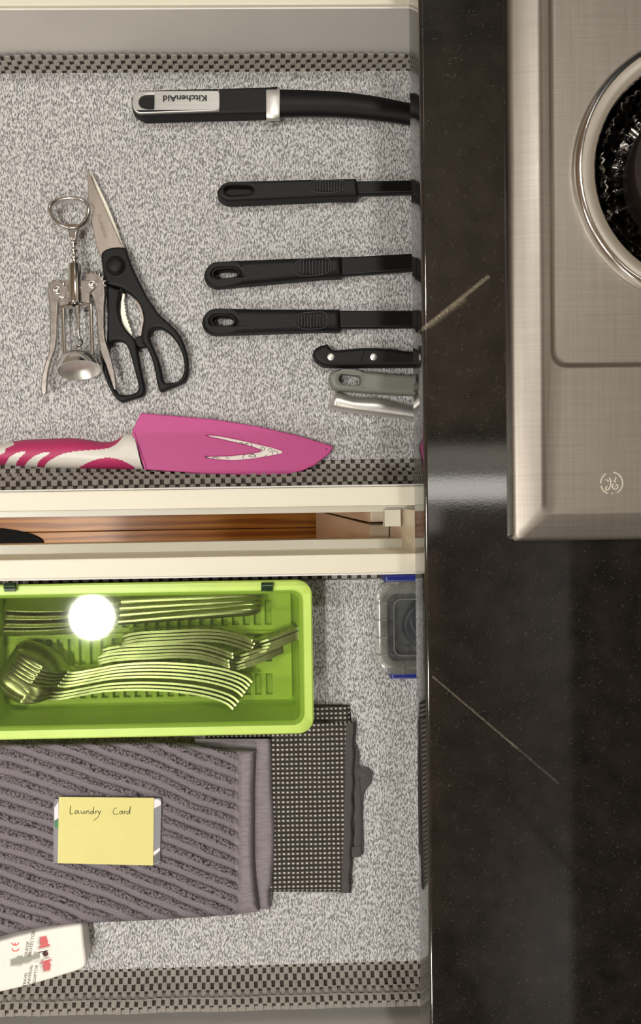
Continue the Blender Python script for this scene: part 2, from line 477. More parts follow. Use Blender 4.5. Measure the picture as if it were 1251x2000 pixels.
# ------------------------------------------------------------------ room
X0, Y0, Y1 = -2.3, -1.9, 2.0
fl = structure('floor', MB().box((X0, Y0, -.03), (XB, Y1, -.004)), 'floor_gap')
plank_me = None
pw = .0565; joints = random.Random(3)
y = -.4; row = 0
base_y = P(400, 1034, 0).y
rows = [base_y+pw*k for k in range(-7, 8)]
for k, yy in enumerate(rows):
    xs = [-1.1, joints.uniform(-.7, -.35), joints.uniform(.13, .3), .55] if k not in (6, 7) else [-1.1, -.62 if k == 6 else -.5, .6]
    for a, b in zip(xs, xs[1:]):
        MB().box((a+.0006, yy+.0006, -.004), (b-.0006, yy+pw-.0006, 0), .0008).build('plank', 'oak', fl)
far = MB()
far.box((X0, Y0, -.004), (-1.1, Y1, 0)).box((-1.1, Y0, -.004), (XB, rows[0], 0)).box((-1.1, rows[-1]+pw, -.004), (XB, Y1, 0)).box((.6, rows[0], -.004), (XB, rows[-1]+pw, 0))
o = far.build('far_planks', 'oak', fl); o['kind'] = 'stuff'
structure('ceiling', MB().box((X0, Y0, CEIL), (XB, Y1, CEIL+.03)), 'ceil')
structure('wall_left', MB().box((X0-.05, Y0, -.03), (X0, Y1, CEIL+.03)), 'wall')
structure('wall_right', MB().box((XB, Y0, -.03), (XB+.05, Y1, CEIL+.03)), 'tile')
structure('wall_back', MB().box((X0-.05, Y1, -.03), (XB+.05, Y1+.05, CEIL+.03)), 'wall')
structure('wall_front', MB().box((X0-.05, Y0-.05, -.03), (XB+.05, Y0, CEIL+.03)), 'wall')

# ceiling lamps (outside the frame; the left one is mirrored in the lid of the cutlery box)
def lamp(name, label, x, y, r, watts, col=WARM, hot='glow_hot', spread=170):
    t = thing(name, label, 'ceiling light', (x, y, CEIL))
    MB().lathe((x, y, CEIL), (0, 0, -1), [(0, r+.025), (.012, r+.025), (.012, r+.004), (.004, r+.004)], 32).build('trim_ring', 'white_pl', t)
    MB().slab([ellipse(x, y, r, r, 32)], CEIL-.006, CEIL-.001).build('diffuser', hot, t)
    d = bpy.data.lights.new(name, 'AREA'); d.shape = 'DISK'; d.size = 2*r; d.energy = watts; d.color = col; d.spread = R(spread)
    lo = bpy.data.objects.new('lamp_light', d); COL.objects.link(lo); lo.parent = t; lo.location = (0, 0, -.014)
    return t
pA = P(180, 1205, .834); kA = (CEIL-.834)/(CAMZ-.834)
lamp('ceiling_light', 'round ceiling downlight mirrored in the green box lid', pA.x*(1+kA), pA.y*(1+kA), .06, LAMPS['left'])
lamp('ceiling_light', 'round ceiling downlight above the counter edge near the far end of the cooktop', .17, .72, .06, LAMPS['over'])
lamp('ceiling_light', 'added ceiling fill lamp far out, brightening the floor gap', -.95, .0, .08, LAMPS['far'])  # fill lamp, added to brighten the floor between the drawers
lamp('ceiling_light', 'added ceiling fill lamp at the near end, brightening the drawer sides', -.45, -1.25, .08, LAMPS['rear_fill'])  # fill lamp, added to brighten the inner drawer wall
pD = P(888, 955, ZC); kD = (CEIL-ZC)/(CAMZ-ZC); dx, dy = pD.x*(1+kD), pD.y*(1+kD)
t = thing('ceiling_light', 'long rectangular ceiling light with dark dividers above the cooktop', 'ceiling light', (dx, dy, CEIL))
MB().box((dx-.2, dy-.16, CEIL-.015), (dx+.2, dy+.16, CEIL-.001)).build('housing', 'black_appl', t)
for cy_, hw, g in ((0, .034, 'glow_mid'), (.083, .032, 'glow'), (-.083, .032, 'glow')):
    MB().box((dx-.19, dy+cy_-hw, CEIL-.018), (dx+.19, dy+cy_+hw, CEIL-.012)).build('diffuser', g, t)
d = bpy.data.lights.new('tube', 'AREA'); d.shape = 'RECTANGLE'; d.size = .3; d.size_y = .06; d.energy = LAMPS['tube']; d.color = WARM
lo = bpy.data.objects.new('lamp_light', d); COL.objects.link(lo); lo.parent = t; lo.location = (0, 0, -.022)

# wall cabinet, added dark box and added dark block: outside the frame, mirrored in the stone
t = thing('wall_cabinet', 'dark wooden wall cabinet above the worktop right of the cooktop', 'cabinet', (.55, -.7, 1.425))
MB().box((.435, -1.0, 1.425), (XB, -.02, 2.15)).build('body', 'darkwood', t)
for k in range(2): MB().box((.415, -1.0+.49*k+.005, 1.43), (.434, -1.0+.49*(k+1)-.005, 2.145), .003).build('door', 'darkwood', t)
t = thing('wall_cabinet', 'unseen dark box added to mirror as a dark shape in the worktop', 'cabinet', (.5, -1.4, 1.425))  # stand-in box, added so the stone mirrors a dark silhouette
MB().box((.345, -1.88, 1.39), (XB, -1.01, 2.15)).build('body', 'darkwood', t)
MB().box((.325, -1.87, 1.4), (.344, -1.02, 2.145), .003).build('door', 'darkwood', t)
t = thing('unseen_dark_block', 'unseen tall black block added past the cooktop for a dark reflection', 'unseen_dark_block', (.4, 1.3, 0))  # unseen block, added to darken the reflection in the worktop
MB().box((.02, .86, .02), (XB-.02, 1.75, 1.9), .01).build('body', 'black_appl', t)
MB().box((-.03, .87, .62), (.019, 1.74, 1.89), .006).build('door', 'black_appl', t)
MB().box((-.03, .87, .05), (.019, 1.74, .61), .006).build('block_front', 'black_appl', t)
MB().tube([(-.06, .93, .75), (-.06, .93, 1.5)], .012).build('handle', 'steel', t)
MB().box((.1, .9, 0), (.65, 1.7, .02)).build('plinth', 'black_appl', t)

# ------------------------------------------------------------------ counter and cooktop
xe = P(828, 970, ZC).x
ckL = P(999, 900, ZC+.006).x; ckB = P(1100, 1056, ZC+.006).y
CK = (ckL, ckB, ckL+.53, ckB+.76)
t = thing('countertop', 'polished black granite worktop with pale streaks running past the cooktop', 'countertop', (.4, 0, ZC))
MB().slab([[(xe, Y0+.01), (XB-.001, Y0+.01), (XB-.001, .855), (xe, .855)],
           [(CK[0]+.02, CK[1]+.02), (CK[2]-.02, CK[1]+.02), (CK[2]-.02, CK[3]-.02), (CK[0]+.02, CK[3]-.02)]], ZB, ZC, .0024, 4, under=.002).build('slab', 'granite', t)

t = thing('cooktop', 'stainless steel cooktop set into the black worktop', 'cooktop', (CK[0]+.26, CK[1]+.38, ZC))
mb = MB()
def ring(ins, z, r, box=CK):
    return [(x, y, z) for x, y in rrect(box[0]+ins, box[1]+ins, box[2]-ins, box[3]-ins, r, 8)]
zd = ZC+.0098
RB = P(1078, 716, zd)                              # lower left corner of the burner well
WELL = (RB.x, RB.y, CK[2]-.03, CK[3]-.03)
rings = [ring(.001, ZC-.0, .004), ring(0, ZC+.004, .004), ring(.0012, ZC+.0062, .005), ring(.003, ZC+.0072, .005), ring(.0165, ZC+.0106, .006),
         ring(.0178, ZC+.0108, .006), ring(.0192, ZC+.0102, .007), ring(.0205, zd, .008),
         ring(-.0015, zd, .010, WELL), ring(0, zd-.0006, .010, WELL), ring(.0016, zd-.0048, .0095, WELL), ring(.0034, zd-.0060, .009, WELL), ring(.0050, zd-.0060, .008, WELL)]
n = len(rings[0]); vs = [p for r_ in rings for p in r_]
fs = [(a*n+i, a*n+(i+1) % n, (a+1)*n+(i+1) % n, (a+1)*n+i) for a in range(len(rings)-1) for i in range(n)]
mb.add(vs, fs)
zw = zd-.0060
BC = P(1384, 328, zw+.004); BR = (P(1384, 328, zw+.004)-P(1120, 328, zw+.004)).length
inner = [p[:2] for p in rings[-1]]
tri = geometry.tessellate_polygon([[Vector((*p, 0)) for p in inner], [Vector((*p, 0)) for p in reversed(ellipse(BC.x, BC.y, BR*.9, BR*.9, 64))]])
fl_ = [(x, y, zw) for x, y in inner]+[(x, y, zw) for x, y in reversed(ellipse(BC.x, BC.y, BR*.9, BR*.9, 64))]
mb.add(fl_, [tuple(q) if (Vector(fl_[q[1]])-Vector(fl_[q[0]])).cross(Vector(fl_[q[2]])-Vector(fl_[q[0]])).z > 0 else tuple(reversed(q)) for q in tri])
body = mb.build('top_panel', 'cooktop', t, 50)
# burner
MB().lathe((BC.x, BC.y, zw), (0, 0, 1), [(.0, BR), (.0024, BR*.998), (.0042, BR*.985), (.0052, BR*.965), (.0054, BR*.945), (.0048, BR*.89), (.0038, BR*.85), (.0024, BR*.832), (-.004, BR*.822)], 96).build('trim_ring', 'chrome', t, 60)
MB().lathe((BC.x, BC.y, zw), (0, 0, 1), [(-.002, BR*.83), (-.012, BR*.80), (-.02, BR*.74), (-.024, BR*.5), (-.024, .004)], 72).build('drip_bowl', 'black_enamel', t, 60)
fo = MB(); NF = 288; prof = [(-.004, .785), (.0, .772), (.0005, .765), (-.003, .745), (-.009, .715), (-.015, .66), (-.018, .60), (-.018, .44)]
rf = random.Random(5); vs = []
for j, (zz, rr) in enumerate(prof):
    for k in range(NF):
        a = 2*math.pi*k/NF
        wv = .012*math.sin(a*5+1)+.008*math.sin(a*11)
        cr = (.010 if j < 4 else .004)*math.sin(k*math.pi*.5+rf.uniform(-.4, .4))+rf.uniform(-.006, .006)
        r_ = BR*(rr+wv*(1 if j < 5 else .3)+cr)
        vs.append((BC.x+r_*math.cos(a), BC.y+r_*math.sin(a), zw+zz+rf.uniform(-.0012, .0012)*(1 if j < 4 else 1.3)))
fo.add(vs, [(a*NF+k, a*NF+(k+1) % NF, (a+1)*NF+(k+1) % NF, (a+1)*NF+k) for a in range(len(prof)-1) for k in range(NF)])
f_ = fo.build('foil_liner', 'foil', t, 20); f_['label'] = 'crinkled foil liner'
MB().lathe((BC.x, BC.y, zw), (0, 0, 1), [(-.024, BR*.50), (-.006, BR*.55), (.001, BR*.565), (.004, BR*.55), (.0055, BR*.5), (.0055, .001)], 64).build('burner_cap', 'enamel', t)
# embossed emblem
def Z4(p): return (1150+p[0]*.08074, 910+p[1]*.08074)
em = MB(); cxm, cym = 540, 415
arcs = [[(cxm+265*math.cos(R(a)), cym+265*math.sin(R(a))) for a in range(s0, s1+1, 6)] for s0, s1 in ((-82, 64), (112, 166), (178, 240))]
st = arcs + [[(485, 280), (505, 330), (522, 360), (515, 430), (500, 510), (470, 560), (430, 585), (400, 560), (405, 510), (440, 490)],
             [(380, 335), (400, 330)], [(440, 380), (455, 360), (430, 330)], [(640, 275), (635, 315), (600, 375), (640, 385)],
             [(590, 430), (555, 470), (555, 510), (595, 555), (650, 560), (690, 510), (680, 470), (640, 450)], [(610, 495), (625, 510)], [(552, 650), (555, 680)]]
for p in st:
    pp = [P(*Z4(q), zd) for q in (spline([(*q, 0) for q in p], 4, False) if len(p) > 2 else p)]
    em.tube([v+Vector((0, 0, .0001)) for v in pp], .00042, 6, .8)
e_ = em.build('emblem', 'bright', t); e_['label'] = 'round embossed maker emblem with curly monogram'

# ------------------------------------------------------------------ base cabinet behind and below the drawers
Ygap0, Ygap1 = P(700, 1006, .75).y, P(700, 1060, .75).y
t = thing('base_cabinet', 'cream base cabinet with two doors under the black worktop', 'cabinet', (.4, 0, 0))
xf = .1185; xdr = .1008
ydoor = P(680, 1014, .60).y
for a, b in ((ydoor+.0012, ydoor+.44), (ydoor-.44, ydoor-.0012)):
    dr = MB().box((xdr, a, .10), (xdr+.0175, b, .735), .002).build('door', 'door', t)
    MB().lathe((xdr, (a+.03) if a > ydoor else (b-.03), .60), (-1, 0, 0), [(0, .006), (.012, .006), (.016, .012), (.026, .012), (.028, .001)], 16).build('knob', 'steel', dr)
MB().box((xf, ydoor-.46, .735), (xf+.02, ydoor+.46, .765)).build('rail', 'door', t)
ys0, ys1 = -.052, -.012
MB().box((xf, ys0, .765), (xf+.02, ys1, ZB-.001)).build('stile', 'door', t)
MB().box((xf+.02, ydoor-.46, .09), (XB-.005, ydoor+.46, .11)).build('bottom_panel', 'door', t)
for yy in (ydoor-.46, ydoor+.445): MB().box((xf, yy, 0), (XB-.005, yy+.015, ZB-.001)).build('side_panel', 'door', t)
MB().box((xf+.07, ydoor-.445, 0), (xf+.085, ydoor+.445, .09)).build('toe_kick', 'darkwood', t)
MB().box((.103, -.026, .79), (.116, -.0125, .80)).build('slide_bracket', 'slide', t)

# ------------------------------------------------------------------ drawers
XF, XK = -.30, .235
yA1 = P(400, 10, ZT).y; yA0 = P(400, 955, ZT).y; yAo = P(400, 993, ZT).y
yB1 = P(400, 1125, ZT).y; yBo = P(400, 1089, ZT).y; WID = yA1-yA0; yB0 = P(400, 1984, ZL+.006).y; TH = yA0-yAo
def drawer(label, y0, y1, s0, s1):
    t = thing('drawer', label, 'drawer', ((XF+XK)/2, (y0+y1)/2, ZL-.02))
    for a, b in ((y0-TH, y0), (y1, y1+TH)):
        sp = MB().box((XF, a, ZL-.018), (XK, b, ZT), .0012).build('side_panel', 'cream', t)
    MB().box((XK, y0-TH, ZL-.018), (XK+.014, y1+TH, ZT-.01)).build('back_panel', 'cream', t)
    MB().box((XF-.035, y0-TH-.012, ZL-.04), (XF-.016, y1+TH+.012, ZT+.02), .003).build('front_panel', 'cream', t)
    MB().box((XF-.0155, y0-TH, ZL-.018), (XF-.001, y1+TH, ZT), .001).build('box_front', 'cream', t)
    MB().box((XF, y0-.0, ZL-.010), (XK, y1+.0, ZL-.0045)).build('bottom_panel', 'grey_paint', t)
    for a, b in ((y0+.0002, y0+.0014), (y1-.0014, y1-.0002)):
        MB().box((XF, a, ZL-.0045), (XK, b, ZT-.0025)).build('inner_lining', 'grey_paint', t)
    for (a, b) in (s0, s1):
        sl = MB().box((XF+.01, a, ZL+.006), (XK, b, ZL+.010), .0004)
        sl.box((XF+.01, a if a < (y0+y1)/2 else b-.0012, ZL-.012), (XK, (a+.0012) if a < (y0+y1)/2 else b, ZL+.006)).build('drawer_slide', 'slide', t)
    return t
ysl0 = P(400, 1005, ZL+.01).y
drawer('upper cream drawer pulled open, holding the knives and utensils', yA0, yA1, (ysl0, yAo), (yA1+TH, yA1+TH+.009))
ysl1 = P(400, 1058, ZL+.01).y
drawer('lower cream drawer pulled open, holding the green box and towels', yB0, yB1, (yB0-TH-.009, yB0-TH), (yBo, ysl1))

# non-slip nets: one sheet of pads with holes, curling up the drawer sides
def net(label, x0, x1, prof, cy=.0052, cxw=.0042, wob=0, seed=1, lift=None):
    pts = [Vector((0, *p)) for p in prof]
    dist = [0]
    for a, b in zip(pts, pts[1:]): dist.append(dist[-1]+(b-a).length)
    def at(s_):
        s_ = max(0, min(dist[-1]-1e-6, s_))
        for i in range(len(pts)-1):
            if s_ <= dist[i+1]:
                u = (s_-dist[i])/(dist[i+1]-dist[i]); p = pts[i].lerp(pts[i+1], u); d = (pts[i+1]-pts[i]).normalized()
                return p, d
    rows = int(dist[-1]/cy); cols = int((x1-x0)/cxw)
    rn = random.Random(seed); mb = MB()
    jit = [rn.uniform(-.0003, .0003) for _ in range(cols)]
    for j, i, layer in [(j, i, l_) for l_ in (0,) for j in range(rows) for i in range(cols)]:
            if (i+j+layer) % 2: continue
            xc = x0+(i+.5)*cxw
            sh = wob*abs(mnoise.noise(Vector((xc*14, seed*3.1, 0))))+wob*.25*mnoise.noise(Vector((xc*40, seed*7.7, j*.1)))
            p, dv = at((j+.5)*cy); nv = Vector((0, -dv.z, dv.y))
            if nv.z < 0 or (abs(nv.z) < .01 and nv.y*(pts[0].y-pts[-1].y) < 0): nv = -nv
            f = min(1, j/4)
            p = Vector((xc, p.y, p.z+sh*f)) + nv*jit[i]
            if layer: p -= nv*.0034
            hx, hs = cxw*.59, cy*.55
            g = []
            for a in (-1, 0, 1):
                for b in (-1, 0, 1):
                    k = 1-.5*(a*a+b*b)
                    rx = hx*(1 if b == 0 else .95); rs = hs*(1 if a == 0 else .95)
                    g.append(p+Vector((a*rx, 0, 0))+dv*(b*rs)+nv*(.0007*k))
            low = [q-nv*.0016 for q in g]
            F_ = [(0, 1, 4, 3), (1, 2, 5, 4), (3, 4, 7, 6), (4, 5, 8, 7)]
            rim = [0, 1, 2, 5, 8, 7, 6, 3]
            F_ += [(rim[q], rim[q-1], rim[q-1]+9, rim[q]+9) for q in range(8)]
            if dv.cross(Vector((1, 0, 0))).dot(nv) > 0: F_ = [tuple(reversed(q)) for q in F_]
            mb.add(g+low, F_)
    o = mb.build('non_slip_mat', 'rubber', None, 60)
    bk = MB(); nb = max(8, rows*3); vs = []; xs_ = [x0+(x1-x0)*k/40 for k in range(41)]  # dark sheet added under the pads, painting the shade seen through the holes
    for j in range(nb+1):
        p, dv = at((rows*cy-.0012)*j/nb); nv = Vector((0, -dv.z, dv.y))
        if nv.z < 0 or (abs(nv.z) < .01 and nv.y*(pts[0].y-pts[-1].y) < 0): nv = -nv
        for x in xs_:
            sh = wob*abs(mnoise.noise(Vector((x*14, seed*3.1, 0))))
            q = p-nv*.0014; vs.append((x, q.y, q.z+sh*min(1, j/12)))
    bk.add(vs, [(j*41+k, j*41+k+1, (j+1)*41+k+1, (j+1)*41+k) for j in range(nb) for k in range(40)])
    b_ = bk.build('hole_shade_sheet', 'net_hole_shade', o, 60); b_['label'] = 'dark sheet that paints shade into the net holes'
    tag(o, label, 'drawer mat'); return o
def arcpts(cy_, cz, r, a0, a1, n=8):
    return [(cy_+r*math.cos(R(a0+(a1-a0)*k/n)), cz+r*math.sin(R(a0+(a1-a0)*k/n))) for k in range(n+1)]
ZM = ZL-.0026
lt = P(400, 139, ZL).y
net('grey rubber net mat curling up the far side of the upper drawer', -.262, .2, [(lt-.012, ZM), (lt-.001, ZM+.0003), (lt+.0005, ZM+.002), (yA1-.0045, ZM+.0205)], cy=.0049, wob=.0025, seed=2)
lb = P(760, 900, ZL).y
yfl = P(500, 921, ZL).y
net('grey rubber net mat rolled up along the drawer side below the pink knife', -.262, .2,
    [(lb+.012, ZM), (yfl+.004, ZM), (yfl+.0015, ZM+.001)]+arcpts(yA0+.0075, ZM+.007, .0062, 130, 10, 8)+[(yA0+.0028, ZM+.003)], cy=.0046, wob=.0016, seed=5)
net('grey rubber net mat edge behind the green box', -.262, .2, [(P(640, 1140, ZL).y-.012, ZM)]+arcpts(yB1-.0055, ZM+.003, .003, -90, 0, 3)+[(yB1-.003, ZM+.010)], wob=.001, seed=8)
lb2 = P(500, 1885, ZL).y
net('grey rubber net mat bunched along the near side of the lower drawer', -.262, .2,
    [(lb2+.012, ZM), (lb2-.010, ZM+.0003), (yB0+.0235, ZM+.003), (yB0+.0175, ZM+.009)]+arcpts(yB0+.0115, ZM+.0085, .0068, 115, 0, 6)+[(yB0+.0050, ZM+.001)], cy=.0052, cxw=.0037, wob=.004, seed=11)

def liner(label, x0, pts):
    mb = MB().slab([pts], ZL-.0008, ZL)
    o = mb.build('shelf_liner', 'liner'); tag(o, label, 'drawer liner')
    return o
liner('grey speckled woven liner on the bottom of the upper drawer', 0, [(-.29, P(0, 907, ZL).y), (.2, P(1000, 893, ZL).y), (.2, P(1000, 138, ZL).y), (P(800, 138, ZL).x, P(800, 138, ZL).y), (P(400, 141, ZL).x, P(400, 141, ZL).y), (-.29, P(0, 144, ZL).y)])
liner('grey speckled woven liner on the bottom of the lower drawer', 0, [(-.29, P(-120, 1903, ZL).y), (.2, P(1040, 1870, ZL).y), (.2, P(700, 1131, ZL).y), (-.29, P(700, 1134, ZL).y)])

# ------------------------------------------------------------------ black utensil with steel collar
def arc_handle(px_pts, z0, z1, bev, holes=(), smooth=5, steps=4, under=0):
    return MB().slab([px(px_pts, z1, smooth)]+[px(h, z1, 0) for h in holes], z0, z1, bev, steps, under=under)
t = thing('kitchen_utensil', 'black utensil with silver name plate and steel collar on its handle', 'utensil', P(400, 205, ZL))
zt = ZL+.0145
MB().slab([pxs(spline([(257, 200), (260, 184), (273, 176), (300, 174.5), (420, 171.5), (519, 169), (540, 169), (540, 200), (540, 234), (519, 235), (400, 238), (300, 241), (283, 241), (268, 231), (260, 219)], 5), zt, ZL+.002)], ZL+.0005, zt, .0022, 5, under=.002).build('handle', 'black_pl', t)
hole = spline([(271, 199), (275, 189), (286, 185), (299, 184.5), (300.5, 187), (300.5, 209), (298, 212.5), (285, 212), (275, 208)], 4)
MB().slab([px(spline([(257, 201), (260, 186), (268, 179), (285, 177), (340, 176), (420, 176), (427, 178), (429, 184), (429, 208), (427, 214), (420, 216), (340, 218.5), (285, 220.5), (270, 220), (261, 213)], 5), zt+.002), px(hole, zt+.002)], zt-.0005, zt+.0018, .0008, 2).build('name_plate', 'steel_x', t)
lettering('KitchenAid', 'lettering', (361, 191.5), zt+.0019, .0068, math.pi+R(.2), 'print_black', t, 1.17, .028)
cpath = [P(520, 202.5, ZL+.0125), P(547, 202, ZL+.0125)]
mb = MB(); vs = []; SEC = [(math.copysign(abs(math.cos(a))**.55, math.cos(a)), math.copysign(abs(math.sin(a))**.55, math.sin(a))) for a in [2*math.pi*k/40 for k in range(40)]]
for x_, g_ in ((519.5, .9), (519.5, .97), (521, 1), (544.5, 1), (546, .97), (546, .9)):
    for cv, cz in SEC: vs.append(P(x_, 203+33*cv*g_, ZL+.0083+.0077*cz*g_))
fs = [(a*40+k, a*40+(k+1) % 40, (a+1)*40+(k+1) % 40, (a+1)*40+k) for a in range(5) for k in range(40)]+[tuple(reversed(range(40))), tuple(200+k for k in range(40))]
mb.add(vs, fs); mb.build('collar', 'steel', t, 40)
sh = spline([(540, 202, 0), (600, 202, 0), (660, 204, 0), (720, 210, 0), (780, 219.5, 0), (840, 231, 0), (930, 252, 0)], 5, False)
wd = [(540, 25.5), (600, 24), (660, 23.2), (720, 22), (780, 20), (840, 19), (930, 19)]
mb = MB(); vs = []
mb.tube([P(q[0], q[1], ZL+.0085) for q in sh], [(lerp_table(wd, q[0])*.00043, .0062) for q in sh], 20); mb.build('shaft', 'black_gloss', t, 60)

# ------------------------------------------------------------------ three black handled utensils
def black_utensil(label, outline, slot, through, oval, ribs, shaft, z1=.015):
    c = outline[0]
    t = thing('kitchen_utensil', label, 'utensil', P(sum(p[0] for p in outline)/len(outline), sum(p[1] for p in outline)/len(outline), ZL), 'black handled utensils reaching under the worktop')
    zt = ZL+z1
    lp = [pxs(outline, zt, ZL+.003)]
    sl = spline(slot, 5)
    lp.append(px(sl, zt))
    MB().slab(lp, .0006+ZL, zt, .0050 if through else .0026, 5, under=.002).build('handle', 'black_pl', t)
    # raised lip around the hanging hole
    lip = px(sl, zt-.0012)
    if through: MB().tube([v for v in lip], .0011, 6, 1, True).build('hole_rim', 'black_gloss', t)
    if not through:
        MB().slab([px(sl, zt)], ZL+.001, zt-.006).build('hole_web', 'black_gloss', t)
    ov = px(spline(oval, 6), zt)
    MB().tube(ov, .0007, 6, .7, True).build('grip_outline', 'grip', t)
    (xa, ya, xb, yb), n = ribs
    g = MB()
    for k in range(n):
        x = xa+(xb-xa)*k/(n-1); sk = (x-(xa+xb)/2)/((xb-xa)/2)
        hh = math.sqrt(max(.3, 1-.45*sk*sk))*(yb-ya)/2; cy_ = (ya+yb)/2
        g.tube([P(x+.8, cy_-hh, zt+.0002), P(x, cy_, zt+.0004), P(x+.5, cy_+hh, zt+.0002)], .0009, 6, 1)
    g.build('grip_ridges', 'grip', t)
    zs = ZL+.011
    MB().slab([pxs(shaft, zs, ZL+.006)], ZL+.005, zs, .0015, 3).build('shaft', 'black_gloss', t)
    return t
def hshape(x0, x1, yt0, yt1, yb0, yb1, r, sag=0):
    "handle outline: round left end, straight right end"
    pts = []
    cy_ = (yt0+yb0)/2; h = (yb0-yt0)/2
    for k in range(13):
        a = R(90+180*k/12)
        pts.append((x0+r-r*abs(math.cos(a-math.pi/2))**.85*1.0 if False else x0+r+r*math.cos(a), cy_-h*math.sin(a)))
    # pts run from the top of the round end to the bottom
    top = [(x1, yt1)]+[(x1+(x0+r-x1)*k/6, yt1+(yt0-yt1)*k/6-sag*math.sin(math.pi*k/6)) for k in range(1, 6)]
    bot = [(x0+r+(x1-x0-r)*k/6, yb0+(yb1-yb0)*k/6) for k in range(1, 6)]+[(x1, yb1)]
    return top+pts+bot
black_utensil('black handled utensil with a closed black hole in its grip', hshape(424, 696, 353, 347, 404, 393, 26), [(439, 370), (445, 363), (470, 362), (488, 363), (493, 369), (488, 376), (470, 378), (446, 379)], False,
    [(598, 364), (612, 355), (640, 352.5), (668, 353), (676, 361), (670, 372), (645, 376), (616, 375)], ((613, 355, 668, 374), 11), [(694, 353), (930, 349), (930, 378), (694, 383)], .016)
black_utensil('black handled utensil, middle of three, tilted slightly, liner showing through its hole', hshape(398, 667, 508, 498, 566, 544, 27), [(415, 536), (421, 527), (440, 524), (459, 525), (466, 532), (462, 541), (445, 545), (422, 547)], True,
    [(568, 527), (585, 509), (612, 505), (640, 506), (645, 520), (640, 533), (612, 538), (585, 538)], ((585, 508, 641, 536), 10), [(664, 502), (930, 488), (930, 522), (664, 541)])
black_utensil('black handled utensil lying nearest to the riveted black knife', hshape(394, 664, 600, 602, 657, 649, 27, -1), [(412, 627), (417, 618), (435, 615.5), (452, 618), (458.5, 626), (454, 635), (438, 639), (418, 637)], True,
    [(566, 627), (584, 614), (608, 610), (634, 611), (640, 625), (635, 639), (608, 643), (584, 640)], ((582, 613, 636, 640), 10), [(660, 606), (930, 607), (930, 640), (660, 643)])

# ------------------------------------------------------------------ riveted knife, sage handle, steel handle
t = thing('paring_knife', 'small knife with riveted black handle lying under the worktop edge', 'knife', P(710, 700, ZL))
zt = ZL+.014
MB().slab([pxs(spline([(610, 697), (612, 686), (621, 677), (632, 673), (639.5, 671.5), (643, 676), (648, 681), (657, 683), (680, 681), (712, 678.5), (760, 680), (805, 686), (900, 692), (900, 715), (805, 719), (720, 719.5), (640, 719.5), (626, 716), (615, 708)], 4), zt, ZL+.002)], ZL+.0006, zt, .003, 4, under=.0015).build('handle', 'black_pl', t)
for q in ((646, 697), (729, 697)):
    c = P(*q, zt); MB().lathe(c, (0, 0, 1), [(-.001, .0029), (.0001, .0029), (.0003, .0026), (.0003, .0001)], 20).build('rivet', 'steel', t)
MB().tube([P(714, 680, zt), P(708, 694, zt+.0001), (P(704, 707, zt))], .0005, 6, .5).build('seam', 'black_gloss', t)
MB().slab([px([(895, 694), (1010, 699), (1035, 712), (895, 713)], ZL+.007)], ZL+.006, ZL+.0078).build('blade', 'blade', t)
t = thing('peeler', 'grey green handle with a hanging slot beside the riveted knife', 'utensil', P(720, 748, ZL))
zt = ZL+.013
slot = spline([(662.5, 740), (666, 732), (675, 729.5), (695, 732), (703, 736), (704.5, 744), (701, 750), (690, 751), (672, 750), (665, 746)], 4)
MB().slab([pxs(spline([(641, 745), (643, 732), (652, 724), (664, 721.5), (690, 723.5), (740, 727), (805, 731.5), (900, 737), (900, 775), (805, 774), (740, 770.5), (690, 767), (660, 765), (648, 760)], 4), zt, ZL+.003), px(slot, zt)], ZL+.0006, zt, .0035, 5, under=.0015).build('handle', 'sage', t)
MB().tube(px(spline([(659, 740), (664, 729.5), (675, 726.5), (697, 728.5), (709, 735), (710, 745), (705, 753), (690, 754), (670, 753), (662, 748)], 3), zt), .0005, 6, .7, True).build('slot_rim', 'sage', t)
MB().slab([px([(897, 745), (1000, 752), (1000, 768), (897, 768)], ZL+.006)], ZL+.004, ZL+.0065).build('blade', 'blade', t)
t = thing('table_knife', 'plain brushed steel handle with an angled end near the pink knife', 'knife', P(720, 793, ZL))
def steel_pt(u, v):
    x = 640+u*(900-640)
    top = lerp_table([(640, 794), (645, 784), (652, 771), (657, 765.5), (664, 766), (675, 770), (690, 774.5), (710, 775.5), (735, 776), (760, 780), (805, 791), (900, 812)], x)
    bot = lerp_table([(640, 796), (646, 799), (660, 802.5), (700, 808.5), (750, 815), (805, 821.5), (900, 833)], x)
    yy = top+(bot-top)*v; k = v*2-1
    z = ZL+.002+.009*max(0, 1-abs(k)**2.6)**.6*min(1, .35+(x-640)/20)
    return P(x, yy, z)
MB().grid(90, 16, lambda u, v: steel_pt(u**1.4, v)).build('handle', 'steel', t, 60)
MB().slab([px([(895, 816), (1010, 842), (1000, 852), (895, 832)], ZL+.005)], ZL+.003, ZL+.0045).build('blade', 'blade', t)

